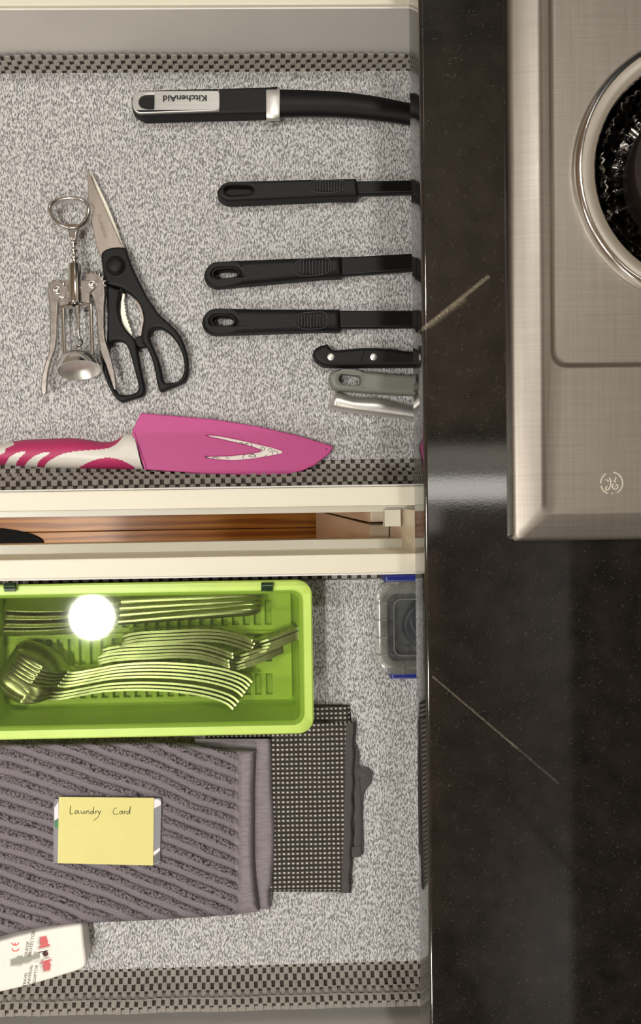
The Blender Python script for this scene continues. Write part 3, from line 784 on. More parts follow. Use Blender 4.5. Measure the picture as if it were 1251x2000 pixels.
# ------------------------------------------------------------------ pink knife and its sheath
t = thing('kitchen_knife', 'kitchen knife with pink and white patterned handle, its blade sheathed', 'knife', P(140, 890, ZL))
ktop = [(-70, 880), (-40, 874), (0, 867.5), (30, 861.5), (60, 858.5), (100, 857), (140, 856), (170, 859), (195, 863), (215, 863), (230, 858), (242, 849), (256, 846.5), (268, 850)]
kbot = [(-70, 905), (0, 908), (60, 912), (130, 915), (200, 916), (282, 917)]
wh = [[(87, 912), (93, 903), (101, 897), (124, 886), (151, 881), (201, 877), (221, 871), (235, 859), (243, 848), (256, 840), (290, 925), (265, 925), (263, 914), (248, 904), (228, 896), (208, 894), (188, 897.5), (171, 904), (154, 914), (150, 925), (88, 925)],
      [(47, 915), (54, 902), (67, 891), (84, 884), (98, 883.5), (87, 892), (75, 902), (69, 915)], [(8, 915), (13, 902), (20, 892), (34, 884), (50, 882.5), (39, 894), (32, 904), (29, 915)],
      [(-80, 860), (10, 860), (27, 868), (12, 876), (0, 888), (-80, 896)]]
wh = [[tuple(q) for q in spline(w_, 4)] for w_ in wh]
KT = [tuple(q) for q in spline(ktop, 5, False)]
nu, nv = 236, 44; vs = []
for i in range(nu+1):
    x = -70+(338+14)*i/nu
    for j in range(nv+1):
        xx = min(x, 257+25*(j/nv))
        a = lerp_table(KT, xx); b = lerp_table(kbot, xx); v = j/nv; v = .5-.5*math.cos(math.pi*v); k = v*2-1
        z = ZL+.0005+.017*max(0, 1-abs(k)**2.4)**.5*lerp_table([(-70, .3), (-55, .9), (0, 1), (200, .9), (280, .75)], xx)
        vs.append((xx, a+(b-a)*v, z))
fp, fw = [], []
for i in range(nu):
    for j in range(nv):
        q = (i*(nv+1)+j, i*(nv+1)+j+1, (i+1)*(nv+1)+j+1, (i+1)*(nv+1)+j)
        c = (sum(vs[k][0] for k in q)/4, sum(vs[k][1] for k in q)/4)
        (fw if any(inside(c, w_) for w_ in wh) else fp).append(q)
W = [P(*q) for q in vs]
MB().add(W, fp).build('grip', 'pink_soft', t, 60)
o = MB().add(W, fw).build('grip_inlay', 'white_pl', t, 60); o['label'] = 'white flame shaped inlay'
zb = ZL+.0065
mb = MB().slab([px([(262, 850), (300, 815), (420, 826), (560, 852), (635, 873), (600, 908), (560, 920), (300, 912)], zb)], zb-.0012, zb)
bl = mb.build('blade', 'white_pl', t); bl['label'] = 'white coated blade with grey print'
lettering('i SONRZG', 'lettering', (455, 866.5), zb+.0002, .0062, math.pi-R(9), 'print_black', t, 1.15, 0)
pr = MB()
for pts in ([(512, 879), (509, 874), (513, 873), (517, 877), (514, 880)], [(523, 882), (525, 877), (530, 877), (531, 881), (527, 883)], [(531, 889), (533, 882), (538, 880.5), (542, 884), (541, 889)], [(474, 896), (475, 890), (479, 888)],
            [(485, 891), (491, 888), (499, 890), (493, 893), (485, 891)], [(500, 894), (496, 888), (490, 886.5)], [(520, 889), (517, 892), (515, 896)], [(402, 893), (407, 892.5)], [(414, 895), (420, 893), (428, 895)], [(441, 893), (447, 896)]):
    pr.tube([P(q[0], q[1], zb) for q in spline([(*p, 0) for p in pts], 4, False)], .00028, 5, .5)
pr.build('blade_print', 'print_grey', t)
t = thing('blade_sheath', 'pink plastic blade guard with a white V shaped window', 'blade guard', P(450, 870, ZL))
zt = ZL+.009
vwin = [(401, 850.5), (408, 849.8), (430, 852), (470, 860), (500, 867), (530, 874), (548, 879.5), (552, 882), (549, 885.5), (530, 889.5), (490, 896), (455, 898.8), (420, 896.5), (401, 893.6), (401, 891.5), (415, 891.8), (447, 891), (480, 887.5), (503, 883.5), (511, 881), (508, 877.5), (490, 871.5), (460, 864), (431, 857), (410, 853)]
mb = MB().slab([px(spline([(275, 806.5), (330, 811), (420, 819), (500, 832), (580, 850), (630, 865), (648, 871), (650.5, 874.5), (643, 886), (616, 907.5), (590, 920), (560, 927), (500, 928.5), (400, 925.5), (340, 921), (283, 917), (280, 911), (266, 869), (257, 845), (259, 840), (268, 820)], 1), zt), px(vwin, zt)], ZL+.001, zt, .0009, 2)
mb.build('shell', 'pink', t, 30)
MB().slab([px([(257, 845), (262, 843), (287, 917), (282, 917)], zt+.0012)], ZL+.0015, zt+.001, .0005, 2).build('mouth_lip', 'pink', t)
c = P(637, 877, zt); MB().lathe(c, (0, 0, 1), [(-.0005, .0006), (.00008, .0006), (.00008, .0001)], 10).build('drain_hole', 'enamel', t)

# ------------------------------------------------------------------ scissors
t = thing('scissors', 'kitchen scissors with black loop handles and serrated steel blade', 'scissors', P(250, 560, ZL))
z1, z2 = ZL+.006, ZL+.0115
def serr(a, b, n, amp):
    out = []
    for k in range(n):
        u = k/n; u2 = (k+.5)/n; dx_, dy_ = b[0]-a[0], b[1]-a[1]; L = math.hypot(dx_, dy_)
        out.append((a[0]+dx_*u, a[1]+dy_*u)); out.append((a[0]+dx_*u2-dy_/L*amp, a[1]+dy_*u2+dx_/L*amp))
    return out
edge = [(171, 329.5)]+serr((186, 365), (240, 484), 34, 1.0)+[(242, 490), (215, 505), (197, 503), (190, 485), (180, 440), (173, 398), (170.5, 350), (169, 334)]
MB().slab([px(edge, ZL+.0085)], ZL+.0068, ZL+.0085, .0003, 1).build('blade', 'blade', t)
lettering('DURIBAN', 'blade_engraving', (199, 442), ZL+.0086, .0042, R(-73), 'engraved', t, 1.1)
MB().slab([px([(174, 329.5), (177, 333), (190, 358), (210, 400), (228, 445), (243, 486), (236, 490), (215, 440), (190, 375)], ZL+.0055)], ZL+.004, ZL+.0055, .0004, 1).build('blade', 'bright', t)
topH = [(197, 497), (201, 490), (208, 485.5), (218, 482.5), (230, 481.5), (241, 482.5), (246, 485), (250, 497), (258, 519), (266, 537), (275, 555), (284, 573), (294, 590), (310, 613), (332, 633), (348, 650), (358, 668), (364.5, 687), (368.5, 706), (369, 726), (367, 739), (361, 748), (347, 755), (332, 761), (320, 766), (313, 765.5), (309, 757), (306, 745), (301, 718), (296, 700), (290, 686), (284, 676), (277, 666), (276, 655), (277.5, 640), (279.5, 625), (278.5, 611), (274, 597), (266, 586), (256, 577.5), (241, 568), (223, 563), (209, 559), (205, 550), (202, 537), (199, 517)]
loopR = [(291, 653), (294, 645.5), (301, 641), (312, 640), (322, 644.5), (333, 653), (342, 664), (350, 678), (356, 693), (359, 708), (359, 722), (355, 735), (348, 743), (338, 746.5), (326, 747.5), (320, 745.5), (317, 738), (313, 718), (308, 700), (301, 683), (294, 668)]
MB().slab([pxs(spline(topH, 3), z2, ZL+.003), px(spline(loopR, 3), z2)], ZL+.0012, z2, .0022, 4, under=.001).build('handle', 'black_pl', t)
botH = [(207, 556), (222, 561), (243, 568), (237, 580), (234, 592), (233.5, 609), (236, 622), (241, 635), (248, 646), (256, 655), (264, 664), (268, 674), (272, 696), (277, 723), (281, 743), (285, 760), (284, 770), (277, 776), (260, 781), (243, 786.5), (235, 784.5), (226, 777), (217, 764), (209, 748), (203, 733), (199, 718), (200, 703), (204, 688), (207, 670), (208.5, 640), (208.5, 609), (207.5, 582)]
loopL = [(212, 676), (215, 669), (222, 665.5), (234, 665), (242, 668.5), (248, 676), (253, 688), (258, 706), (263, 725), (268, 744), (269.5, 755), (267, 764), (258, 769), (246, 771), (236, 770.5), (228, 766), (220, 752), (213, 735), (210, 720), (209.5, 702), (211, 688)]
MB().slab([pxs(spline(botH, 3), z2-.0012, ZL+.003), px(spline(loopL, 3), z2-.0012)], ZL+.0008, z2-.0012, .0022, 4, under=.001).build('handle', 'black_pl', t)
MB().slab([px(spline([(262, 662), (276, 655), (283, 668), (284, 676), (270, 677)], 3), z2-.003)], ZL+.002, z2-.003, .001, 2).build('stop', 'black_pl', t)
c = P(225.5, 519, z2)
MB().lathe(c, (0, 0, 1), [(-.001, .0080), (.0004, .0080), (.0012, .0074), (.0016, .0066), (.0022, .0064), (.0032, .0050), (.0037, .0028), (.0039, .0001)], 32).build('pivot_cap', 'black_pl', t, 60)
teeth = serr((243, 584), (248, 618), 5, 2.0)+serr((248, 618), (261, 656), 5, 2.0)
MB().slab([px([(239, 572), (244, 574)]+teeth+[(259, 658), (252, 654), (244, 643), (238, 630), (235, 612), (236, 592)], ZL+.006)], ZL+.003, ZL+.006, .0003, 1).build('nutcracker_jaw', 'bright', t)
MB().slab([px(spline([(266, 586), (274, 597), (279, 612), (280, 626), (277, 642), (274, 660), (271, 662), (275, 640), (276.5, 624), (275.5, 612), (271, 599), (262, 588)], 2), ZL+.006)], ZL+.003, ZL+.006).build('nutcracker_jaw', 'blade', t)

# ------------------------------------------------------------------ corkscrew
t = thing('corkscrew', 'chrome winged corkscrew lying beside the scissors', 'corkscrew', P(147, 580, ZL))
za = ZL+.016
path = spline([(98, 410, 0), (102, 399, 0), (115, 392, 0), (138, 388.5, 0), (158, 391, 0), (171, 400, 0), (174.5, 412, 0), (170, 427, 0), (160, 440, 0), (150, 446, 0), (141, 447, 0), (132, 446, 0), (118, 440, 0), (105, 427, 0)], 5)
MB().tube([P(q[0], q[1], ZL+.012) for q in path], [(.0020, .0036)]*len(path), 12, 1, True).build('opener_ring', 'chrome', t, 60)
MB().slab([px([(124, 437), (158, 437), (156, 443), (127, 443)], ZL+.0135)], ZL+.011, ZL+.0135, .0005, 2).build('opener_bar', 'chrome', t)
MB().slab([px([(131, 446), (152, 446), (150, 458), (149, 469), (137, 469), (134, 458)], za+.002)], za-.005, za+.002, .0012, 3).build('neck', 'nickel', t)
A = P(143, 466, za); B = P(146, 517, za); L = (B-A).length
prof = [(0, .0022)]
for k in range(4):
    c0 = .004+k*.0058
    prof += [(c0-.0016, .0018), (c0-.0008, .0030), (c0, .0034), (c0+.0008, .0030), (c0+.0016, .0018)]
prof += [(L, .0018)]
MB().lathe(A, B-A, prof, 20).build('stem', 'chrome', t, 60)
A = P(146, 514, za); B = P(147.5, 592, za); L = (B-A).length
MB().lathe(A, B-A, [(0, .0028), (0, .0036), (.0008, .0037), (.001, .0051), (.0016, .0054), (L-.001, .0056), (L, .0054), (L, .0035), (L+.0015, .003)], 28).build('barrel', 'chrome', t, 40)
MB().slab([px([(118, 547), (134, 545), (134, 594), (117, 598), (113, 585)], za-.001)], za-.0035, za-.001, .0004, 1).build('bracket', 'nickel', t)
MB().slab([px([(158, 547), (176, 547), (184, 550), (187, 557), (183, 565), (176, 572), (175, 588), (158, 590)], za+.0016)], za-.001, za+.0016, .0004, 1).build('bracket', 'nickel', t)
MB().slab([px(spline([(117, 598), (126, 594), (147, 597), (168, 589), (176, 588), (178, 594), (165, 597), (148, 602), (126, 601), (119, 604)], 3), za)], za-.004, za, .001, 2).build('yoke', 'chrome', t)
def gear(cx_, cy_, r0, r1, n, a0, a1):
    out = []
    for k in range(n):
        for q, rr in ((0, r0), (.25, r1), (.55, r1), (.8, r0)):
            a = R(a0+(a1-a0)*(k+q)/n); out.append((cx_+rr*math.cos(a), cy_+rr*math.sin(a)))
    return out
armL = gear(111, 566, 18, 21.5, 5, -150, 0)+[(129, 580), (122, 583), (117, 581), (113, 592), (111.5, 620), (111, 655), (107.5, 682), (99, 705), (93.5, 728), (91.5, 750), (91, 767), (86, 771), (80, 768), (79, 750), (82, 730), (88, 708), (94.5, 688), (97, 660), (96.5, 620), (95, 592), (92, 570)]
armR = gear(180, 556, 24, 28.5, 7, -125, 15)+[(205, 575), (203, 600), (203, 640), (205, 663), (211, 682), (218, 705), (224, 730), (227, 752), (226, 761), (221.5, 759), (214, 735), (206, 712), (197, 690), (192.5, 668), (190, 640), (188, 612), (184, 592), (179, 576), (168, 566)]
MB().slab([px(armL, za)], za-.0032, za, .0009, 3).build('lever_arm', 'nickel', t)
MB().slab([px(armR, za)], za-.0032, za, .0009, 3).build('lever_arm', 'nickel', t)
for q, zz in (((111, 566), za), ((180, 555), za+.0016)):
    c = P(*q, zz); MB().lathe(c, (0, 0, 1), [(-.001, .0033), (.0002, .0033), (.0004, .0028), (.0003, .0022), (.0012, .0018), (.0016, .0008), (.0016, .0001)], 20).build('rivet', 'nickel', t, 30)
for a, b in (((123, 598), (126, 698)), ((177, 594), (180, 700))):
    MB().tube([P(*a, za-.002), P(*b, za-.002)], .0016, 12).build('rod', 'chrome', t, 60)
wm = [P(151, 597, za), P(152, 612, za)]
MB().tube(wm, .0021, 10).build('worm_ferrule', 'nickel', t)
wp = [P(152, 612, za), P(152.5, 640, za), P(153.5, 655, za)]
Aw, Bw = P(154, 655, za), P(153, 706, za)
for k in range(25):
    u = k/24; a = u*2*math.pi*1.7; r_ = .0036*min(1, u*3)
    q = Aw.lerp(Bw, u); wp.append(q+Vector((r_*math.sin(a), 0, r_*math.cos(a)-r_)))
MB().tube(wp, [.0013]*3+[.0012]*24+[.0004], 8).build('worm', 'chrome', t, 60)
A = P(151, 688, za-.001); B = P(154.5, 724, za+.0035); ax = (B-A); L = ax.length
MB().lathe(A, ax, [(-.0005, .004), (.0, .0055), (.0015, .0085), (.0045, .0130), (.0085, .0160), (L-.001, .0178), (L, .0180), (L, .0170)], 48).build('bell', 'chrome', t, 45)
MB().lathe(A, ax, [(L-.0002, .0171), (L-.0035, .0160), (L-.007, .0135), (L-.009, .009), (L-.0095, .0015)], 48).build('bell_lining', 'steel', t, 60)

# ------------------------------------------------------------------ green cutlery box
ZR = .828                                            # top of its rim
t = thing('cutlery_box', 'lime green cutlery box with a clear hinged lid', 'box', P(270, 1290, ZL))
lt_, tp_, rt_, bt_ = P(-58, 1290, ZR).x, P(280, 1138, ZR).y, P(611, 1290, ZR).x, P(280, 1440, ZR).y
rim = .0105
def rr(ins, r, z=None): return rrect(lt_+ins, bt_+ins, rt_-ins, tp_-ins, r, 8)
mb = MB()
prof = [(.010, ZL+.0003, .008), (.006, ZL+.003, .010), (.004, ZR-.006, .011), (.0006, ZR-.0055, .012), (0, ZR-.004, .0125), (0, ZR-.0012, .0125), (.0012, ZR, .012), (rim-.0012, ZR, .007), (rim, ZR-.0012, .006), (rim+.0015, ZL+.006, .005), (rim+.003, ZL+.004, .004)]
vs = []; 
for ins, z, r_ in prof: vs += [(x, y, z) for x, y in rr(ins, r_)]
n = len(rr(0, .01)); fs = [(a*n+i, a*n+(i+1) % n, (a+1)*n+(i+1) % n, (a+1)*n+i) for a in range(len(prof)-1) for i in range(n)]
fs.append(tuple(range((len(prof)-1)*n, len(prof)*n))); fs.append(tuple(reversed(range(n))))
mb.add(vs, fs); mb.build('tray', 'lime', t, 40)
# slotted insert on the floor of the tray
zi = ZL+.0085
fx0, fx1 = lt_+rim+.0045, rt_-rim-.0045; fy0, fy1 = bt_+rim+.006, tp_-rim-.004
loops = [rrect(fx0, fy0, fx1, fy1, .003, 3)]
H3 = (fy1-fy0)
xs = fx1-.0165; 
while xs > fx0+.014:
    for a, b in ((.05, .245), (.36, .60), (.70, .93)):
        loops.append([(xs-.0053, fy0+H3*a), (xs, fy0+H3*a), (xs, fy0+H3*b), (xs-.0053, fy0+H3*b)])
    xs -= .0091
MB().slab(loops, ZL+.0055, zi, .0004, 1).build('slotted_insert', 'lime_in', t)
MB().box((fx0+.01, fy0+H3*.622, zi), (fx1-.013, fy0+H3*.655, zi+.004), .001).build('divider', 'lime_in', t)
zl = ZR+.0006
MB().slab([rr(rim-.0028, .0085)], zl, zl+.0018, .0006, 2).build('lid', 'lid_green', t, 30)
lidrim = MB()
for xp in (20, 521):
    c = P(xp, 1147, zl+.002)
    h = MB().tube([c+Vector((-.0042, .0012, .0012)), c+Vector((.0042, .0012, .0012))], .0022, 12)
    h.box((c.x-.0046, c.y-.0032, zl+.0018), (c.x+.0046, c.y+.0036, zl+.0028), .0005); h.build('hinge', 'hinge', t)

# cutlery in the box, standing on edge
def ribbon(path, wfn, bfn, th, nt=6, tilt=0):
    "strip along a plan path standing on edge; bfn bulges it (spoon bowls)"
    N = len(path); mb = MB(); ft, bk = [], []
    for i in range(N):
        d = (path[min(i+1, N-1)]-path[max(i-1, 0)]).normalized(); nn = Vector((-d.y, d.x, 0)).normalized()
        u = i/(N-1); tl = tilt(u) if callable(tilt) else tilt
        wv = Vector((0, 0, 1))*math.cos(tl)+nn*math.sin(tl); n2 = nn*math.cos(tl)-Vector((0, 0, 1))*math.sin(tl)
        for k in range(nt+1):
            q = k/nt*2-1
            p = path[i]+wv*(q*wfn(u))+n2*(bfn(u)*(1-q*q))
            ft.append(p+n2*th/2); bk.append(p-n2*th/2)
    m_ = nt+1; M_ = len(ft); F_ = []
    for i in range(N-1):
        for k in range(nt):
            a = i*m_+k; F_.append((a, a+1, a+m_+1, a+m_)); F_.append((M_+a, M_+a+m_, M_+a+m_+1, M_+a+1))
    for i in range(N-1):
        for k in (0, nt):
            a = i*m_+k; q = (a, a+m_, M_+a+m_, M_+a); F_.append(q if k == 0 else tuple(reversed(q)))
    for i in (0, N-1):
        for k in range(nt):
            a = i*m_+k; q = (a, M_+a, M_+a+1, a+1); F_.append(q if i == 0 else tuple(reversed(q)))
    mb.add(ft+bk, F_); return mb
ORD = ['first', 'second', 'third', 'fourth', 'fifth', 'sixth', 'seventh', 'eighth', 'ninth', 'tenth']
def copies(proto, parts, shifts, labels):
    for i, (sh_, lb_) in enumerate(zip(shifts, labels)):
        if i == 0: o = proto
        else:
            o = proto.copy(); COL.objects.link(o)
            for p in parts:
                c = p.copy(); COL.objects.link(c); c.parent = o
        o.location = sh_; o['label'] = lb_
zc = zi+.0165
path = [P(q[0], q[1], zc) for q in spline([(212, 1241, 0), (232, 1236, 0), (260, 1233, 0), (310, 1231, 0), (360, 1229, 0), (400, 1231, 0), (430, 1238, 0), (455, 1247, 0), (468, 1251, 0), (480, 1250, 0)], 5, False)]
o0 = P(300, 1235, zi)
fk = thing('fork', '', 'fork', o0, 'forks standing on edge in the green box')
hd = ribbon(path, lambda u: .0075-.0038*min(1, max(0, (u-.0)/.75))+.006*max(0, (u-.86)/.14), lambda u: 0, .0019).build('handle', 'cutlery', fk)
tp = [P(q[0], q[1], zc) for q in spline([(478, 1250.5, 0), (495, 1245, 0), (520, 1236, 0), (545, 1226, 0), (568, 1216, 0)], 5, False)]
tm = ribbon(tp[:6], lambda u: .0098+.0014*u, lambda u: .0008, .0017)
for k in range(4):
    zz = -.0096+.0064*k
    q_ = ribbon([v+Vector((0, 0, zz)) for v in tp[5:]], lambda u: .0019-.0009*max(0, u-.6)/.4, lambda u: 0, .0021, 2); tm.add(q_.v, q_.f)
tn = tm.build('tines', 'cutlery', fk)
fshift = []
for k in range(9):
    dp = P(300, 1235+k*6.4, zc)-P(300, 1235, zc); rx = (k % 3-1)*.0012+(.0025 if k < 4 else 0)*(1 if k % 2 else .4)-.001*k
    fshift.append(o0+Vector((rx+(.012 if k < 4 else 0), dp.y, (k % 4)*.0006)))
copies(fk, [hd, tn], fshift, [f'steel fork on edge in the green box, {ORD[k]} from the knives' for k in range(9)])
spath = [P(q[0], q[1], zc) for q in spline([(492, 1328, 0), (478, 1317, 0), (450, 1307, 0), (410, 1299, 0), (360, 1294, 0), (300, 1292.5, 0), (240, 1296, 0), (190, 1305, 0), (150, 1312, 0), (132, 1309, 0), (110, 1297, 0), (80, 1281, 0), (50, 1267, 0), (34, 1260, 0)], 5, False)]
def sw(u):
    if u > .70:
        q = (u-.70)/.30; return .0033+.0125*math.sin(math.pi*min(1, q**.85))**.7
    return .0085-.0050*min(1, u/.55)
def sb(u):
    q = max(0, (u-.70)/.30); return -.0055*math.sin(math.pi*min(1, q))
o1 = P(300, 1300, zi)
sshift = []
for k in range(8):
    dp = P(300, 1300+k*6.6, zc)-P(300, 1300, zc)
    sshift.append(o1+Vector(((-.0035 if k < 5 else -.004)*k*.55, dp.y-(.002 if k > 4 else 0), -.0004*(k % 3))))
slab_ = [f'steel spoon on edge in the green box, {ORD[k]} below the forks' for k in range(8)]
for lo_, hi_, tl in ((0, 5, .35), (5, 8, .95)):
    sp = thing('spoon', '', 'spoon', o1, 'spoons standing on edge in the green box')
    sh_ = ribbon(spath, sw, sb, .0017, 8, tilt=lambda u: tl*max(0, min(1, (u-.62)/.2))).build('body', 'cutlery', sp, 60)
    copies(sp, [sh_], sshift[lo_:hi_], slab_[lo_:hi_])
kp = [P(q[0], q[1], zi+.012) for q in spline([(514, 1164, 0), (420, 1167, 0), (320, 1170, 0), (220, 1174, 0), (110, 1176, 0), (10, 1178, 0)], 6, False)]
o2 = P(270, 1170, zi)
kn = thing('table_knife', '', 'knife', o2, 'table knives in the green box')
N = len(kp)
hn = MB().tube(kp[:N//2+3], [(.0050*lerp_table([(0, .3), (.05, .85), (.12, 1), (1, .7)], i/(N//2+2)), .0066*lerp_table([(0, .5), (.06, .9), (.15, 1), (1, .6)], i/(N//2+2))) for i in range(N//2+3)], 14).build('handle', 'cutlery', kn, 50)
bn = ribbon(kp[N//2+2:], lambda u: .0052+.004*math.sin(math.pi*min(1, u*1.05)*.9), lambda u: 0, .0013, tilt=lambda u: .7*min(1, u*4)).build('blade', 'cutlery', kn)
kshift = []
for k in range(4):
    dp = P(270, 1170+k*11.6, zi)-P(270, 1170, zi); kshift.append(o2+Vector((-.0008*(k % 2)-.001*k*.3, dp.y, .0016*k if k < 3 else .006)))
copies(kn, [hn, bn], kshift, [f'steel table knife at the hinge side of the green box, {ORD[k]} from the hinges' for k in range(4)])

for k, o in enumerate([o for o in bpy.data.objects if o.name.startswith('table_knife') and o.get('group') == 'table knives in the green box']):
    o.rotation_euler = (0, 0, .012+.013*k)

# ------------------------------------------------------------------ clear container with blue latches
ZK = .822
t = thing('food_container', 'clear plastic container with blue latches half under the worktop', 'container', P(800, 1228, ZL))
def octo(x0, y0, x1, y1, r, n=5): return rrect(x0, y0, x1, y1, r, n)
a = P(735, 1318, ZK); b = P(735, 1136, ZK); kx0, ky0, ky1 = a.x, a.y, b.y; kx1 = kx0+.13
outer = [(.010, ZL+.0006, .012), (.008, ZL+.003, .014), (.0032, ZK-.010, .016), (.0032, ZK-.004, .016)]
inn = [(.0045, ZK-.004, .015), (.0095, ZL+.003, .012), (.0115, ZL+.002, .01)]
vs = []; prof = outer+inn
for ins, z, r_ in prof: vs += [(x, y, z) for x, y in rrect(kx0+ins, ky0+ins, kx1-ins, ky1-ins, r_, 5)]
n = 24; fs = [(q*n+i, q*n+(i+1) % n, (q+1)*n+(i+1) % n, (q+1)*n+i) for q in range(len(prof)-1) for i in range(n)]
fs += [tuple(range((len(prof)-1)*n, len(prof)*n)), tuple(reversed(range(n)))]
MB().add(vs, fs).build('tub', 'frost', t, 40)
ld = MB(); lprof = [(0, ZK-.0045, .014), (0, ZK-.0008, .014), (.0008, ZK, .0135), (.0080, ZK+.0006, .009), (.0095, ZK-.0005, .008), (.0105, ZK-.0025, .007)]
vs = []
for ins, z, r_ in lprof: vs += [(x, y, z) for x, y in rrect(kx0+ins, ky0+ins, kx1-ins, ky1-ins, r_, 5)]
fs = [(q*n+i, q*n+(i+1) % n, (q+1)*n+(i+1) % n, (q+1)*n+i) for q in range(len(lprof)-1) for i in range(n)]
lid = ld.add(vs, fs).build('lid_rim', 'frost', t, 40)
MB().slab([rrect(kx0+.0103, ky0+.0103, kx1-.0103, ky1-.0103, .007, 5)], ZK-.0034, ZK-.0024).build('lid_window', 'clear', t)
rb = MB()
for px_, py_ in ((735, 1178), (737, 1211), (739, 1245), (741, 1279)):
    c = P(px_, py_, ZK); rb.box((kx0-.0001, c.y-.0006, ZK-.004), (kx0+.0085, c.y+.0006, ZK+.0014))
for px_, y0_, y1_ in ((777, ky1-.0085, ky1+.0001), (785, ky0-.0001, ky0+.0085)):
    c = P(px_, 1200, ZK); rb.box((c.x-.0006, y0_, ZK-.004), (c.x+.0006, y1_, ZK+.0014))
rb.tube([(x, y, ZK-.001) for x, y in rrect(kx0+.0145, ky0+.0145, kx1-.0145, ky1-.0145, .006, 5)], .0006, 6, 1, True)
rb.build('lid_ribs', 'frost', t)
c0 = P(752, 1130, ZK)
MB().box((c0.x, ky1-.0005, ZK-.022), (kx1-.014, ky1+.0052, ZK+.0005), .0015).build('latch', 'navy', t)
MB().box((c0.x+.004, ky0-.0042, ZK-.022), (kx1-.014, ky0+.0005, ZK-.0005), .0015).build('latch', 'navy', t)
cc = Vector(((kx0+kx1)/2+.0, (ky0+ky1)/2, ZL+.010))
pts = []
for k in range(160):
    a = k*.21; r_ = 1+.10*math.sin(k*.37)
    pts.append(cc+Vector((.030*r_*math.cos(a)+.004*math.sin(k*.1), .023*r_*math.sin(a), .012*(k/160)+.005*math.sin(a*.5+k*.05))))
o = MB().tube(pts, .0038, 8).build('cable', 'cable', None, 60); tag(o, 'dark coiled cable inside the clear container', 'cable')

# ------------------------------------------------------------------ waffle cloth and striped towel
def cloth_grid(name, fn, nu, nv, m, parent, rib=None, uv=None, ang=80):
    mb = MB().grid(nu, nv, fn); o = mb.build(name, m, parent, ang)
    me = o.data
    if rib:
        at = me.attributes.new('rib', 'FLOAT', 'POINT')
        at.data.foreach_set('value', [rib(i/nu, j/nv) for j in range(nv+1) for i in range(nu+1)])
    if uv:
        ul = me.uv_layers.new(name='UVMap'); cs = [(v.co.x, v.co.y) for v in me.vertices]
        ul.data.foreach_set('uv', [c for lp in me.loops for c in cs[lp.vertex_index]])
    return o
def pillow(u, v, k=14):
    "0 at the border, 1 inside: rounded edge profile"
    e = min(u, 1-u, v, 1-v)*k
    return 1 if e >= 1 else math.sqrt(max(0, 1-(1-e)**2))
wf = thing('dish_cloth', 'charcoal waffle weave dish cloth with white flecks folded under the towel', 'cloth', P(600, 1560, ZL))
def wlay(x0, x1, yt, yb, z0, z1, skew=0, wav=.0):
    def fn(u, v):
        X_ = x0(v)+(x1(v)-x0(v))*u; Y_ = yt(u)+(yb(u)-yt(u))*v
        du = min(u, 1-u)*30; dv = min(v, 1-v)*45
        k = min(1, du)*0+1
        e = min((1-u)*16, v*30, (1-v)*30); k = 1 if e >= 1 else math.sqrt(max(0, 1-(1-e)**2))
        z = z0+(z1-z0)*k+wav*mnoise.noise(Vector((X_*.02, Y_*.02, 1)))*k
        return P(X_, Y_, z)
    return fn
cloth_grid('lower_layer', wlay(lambda v: 440, lambda v: 683+6*v, lambda u: 1372+5*u, lambda u: 1440, ZL+.0006, ZL+.005, wav=.0006), 60, 24, 'waffle', wf, uv=True)
o = cloth_grid('upper_layer', wlay(lambda v: 400, lambda v: 694-2*v-10*v*v-3*math.sin(v*5), lambda u: 1403+8*u*u-4*u+(3 if u > .8 else 0), lambda u: 1741+2*u, ZL+.002, ZL+.0105, wav=.0012), 90, 90, 'waffle', wf, uv=True)
cloth_grid('hem', lambda u, v: P(675-4*v-5*v*v+(19+1.2*math.sin(v*40))*u, 1412+332*v, ZL+.0112+.0006*math.sin(v*55)*(u)-.006*max(0, u-.7)/.3*u), 10, 120, 'tape', wf)
lpth = spline([(688, 1462, 0), (694, 1476, 0), (693, 1500, 0), (697, 1530, 0), (698, 1560, 0), (699, 1600, 0), (698, 1640, 0), (697, 1662, 0)], 5, False)
MB().tube([P(q[0], q[1], ZL+.0045) for q in lpth], [(.0030, .0008)]*len(lpth), 8).build('hanging_loop', 'tape', wf)
lpth = spline([(694, 1506, 0), (706, 1510, 0), (716, 1519, 0), (709, 1536, 0), (703, 1556, 0), (701, 1590, 0), (702, 1630, 0), (703, 1668, 0)], 5, False)
MB().tube([P(q[0], q[1], ZL+.0030+.003*math.exp(-((q[1]-1515)/18)**2)) for q in lpth], [(.0030+.002*math.exp(-((q[1]-1522)/14)**2), .0009) for q in lpth], 8).build('hanging_loop', 'tape', wf)
MB().slab([px([(684, 1655), (705, 1652), (706, 1674), (686, 1676)], ZL+.006)], ZL+.0035, ZL+.006, .001, 2).build('loop_end', 'tape', wf)

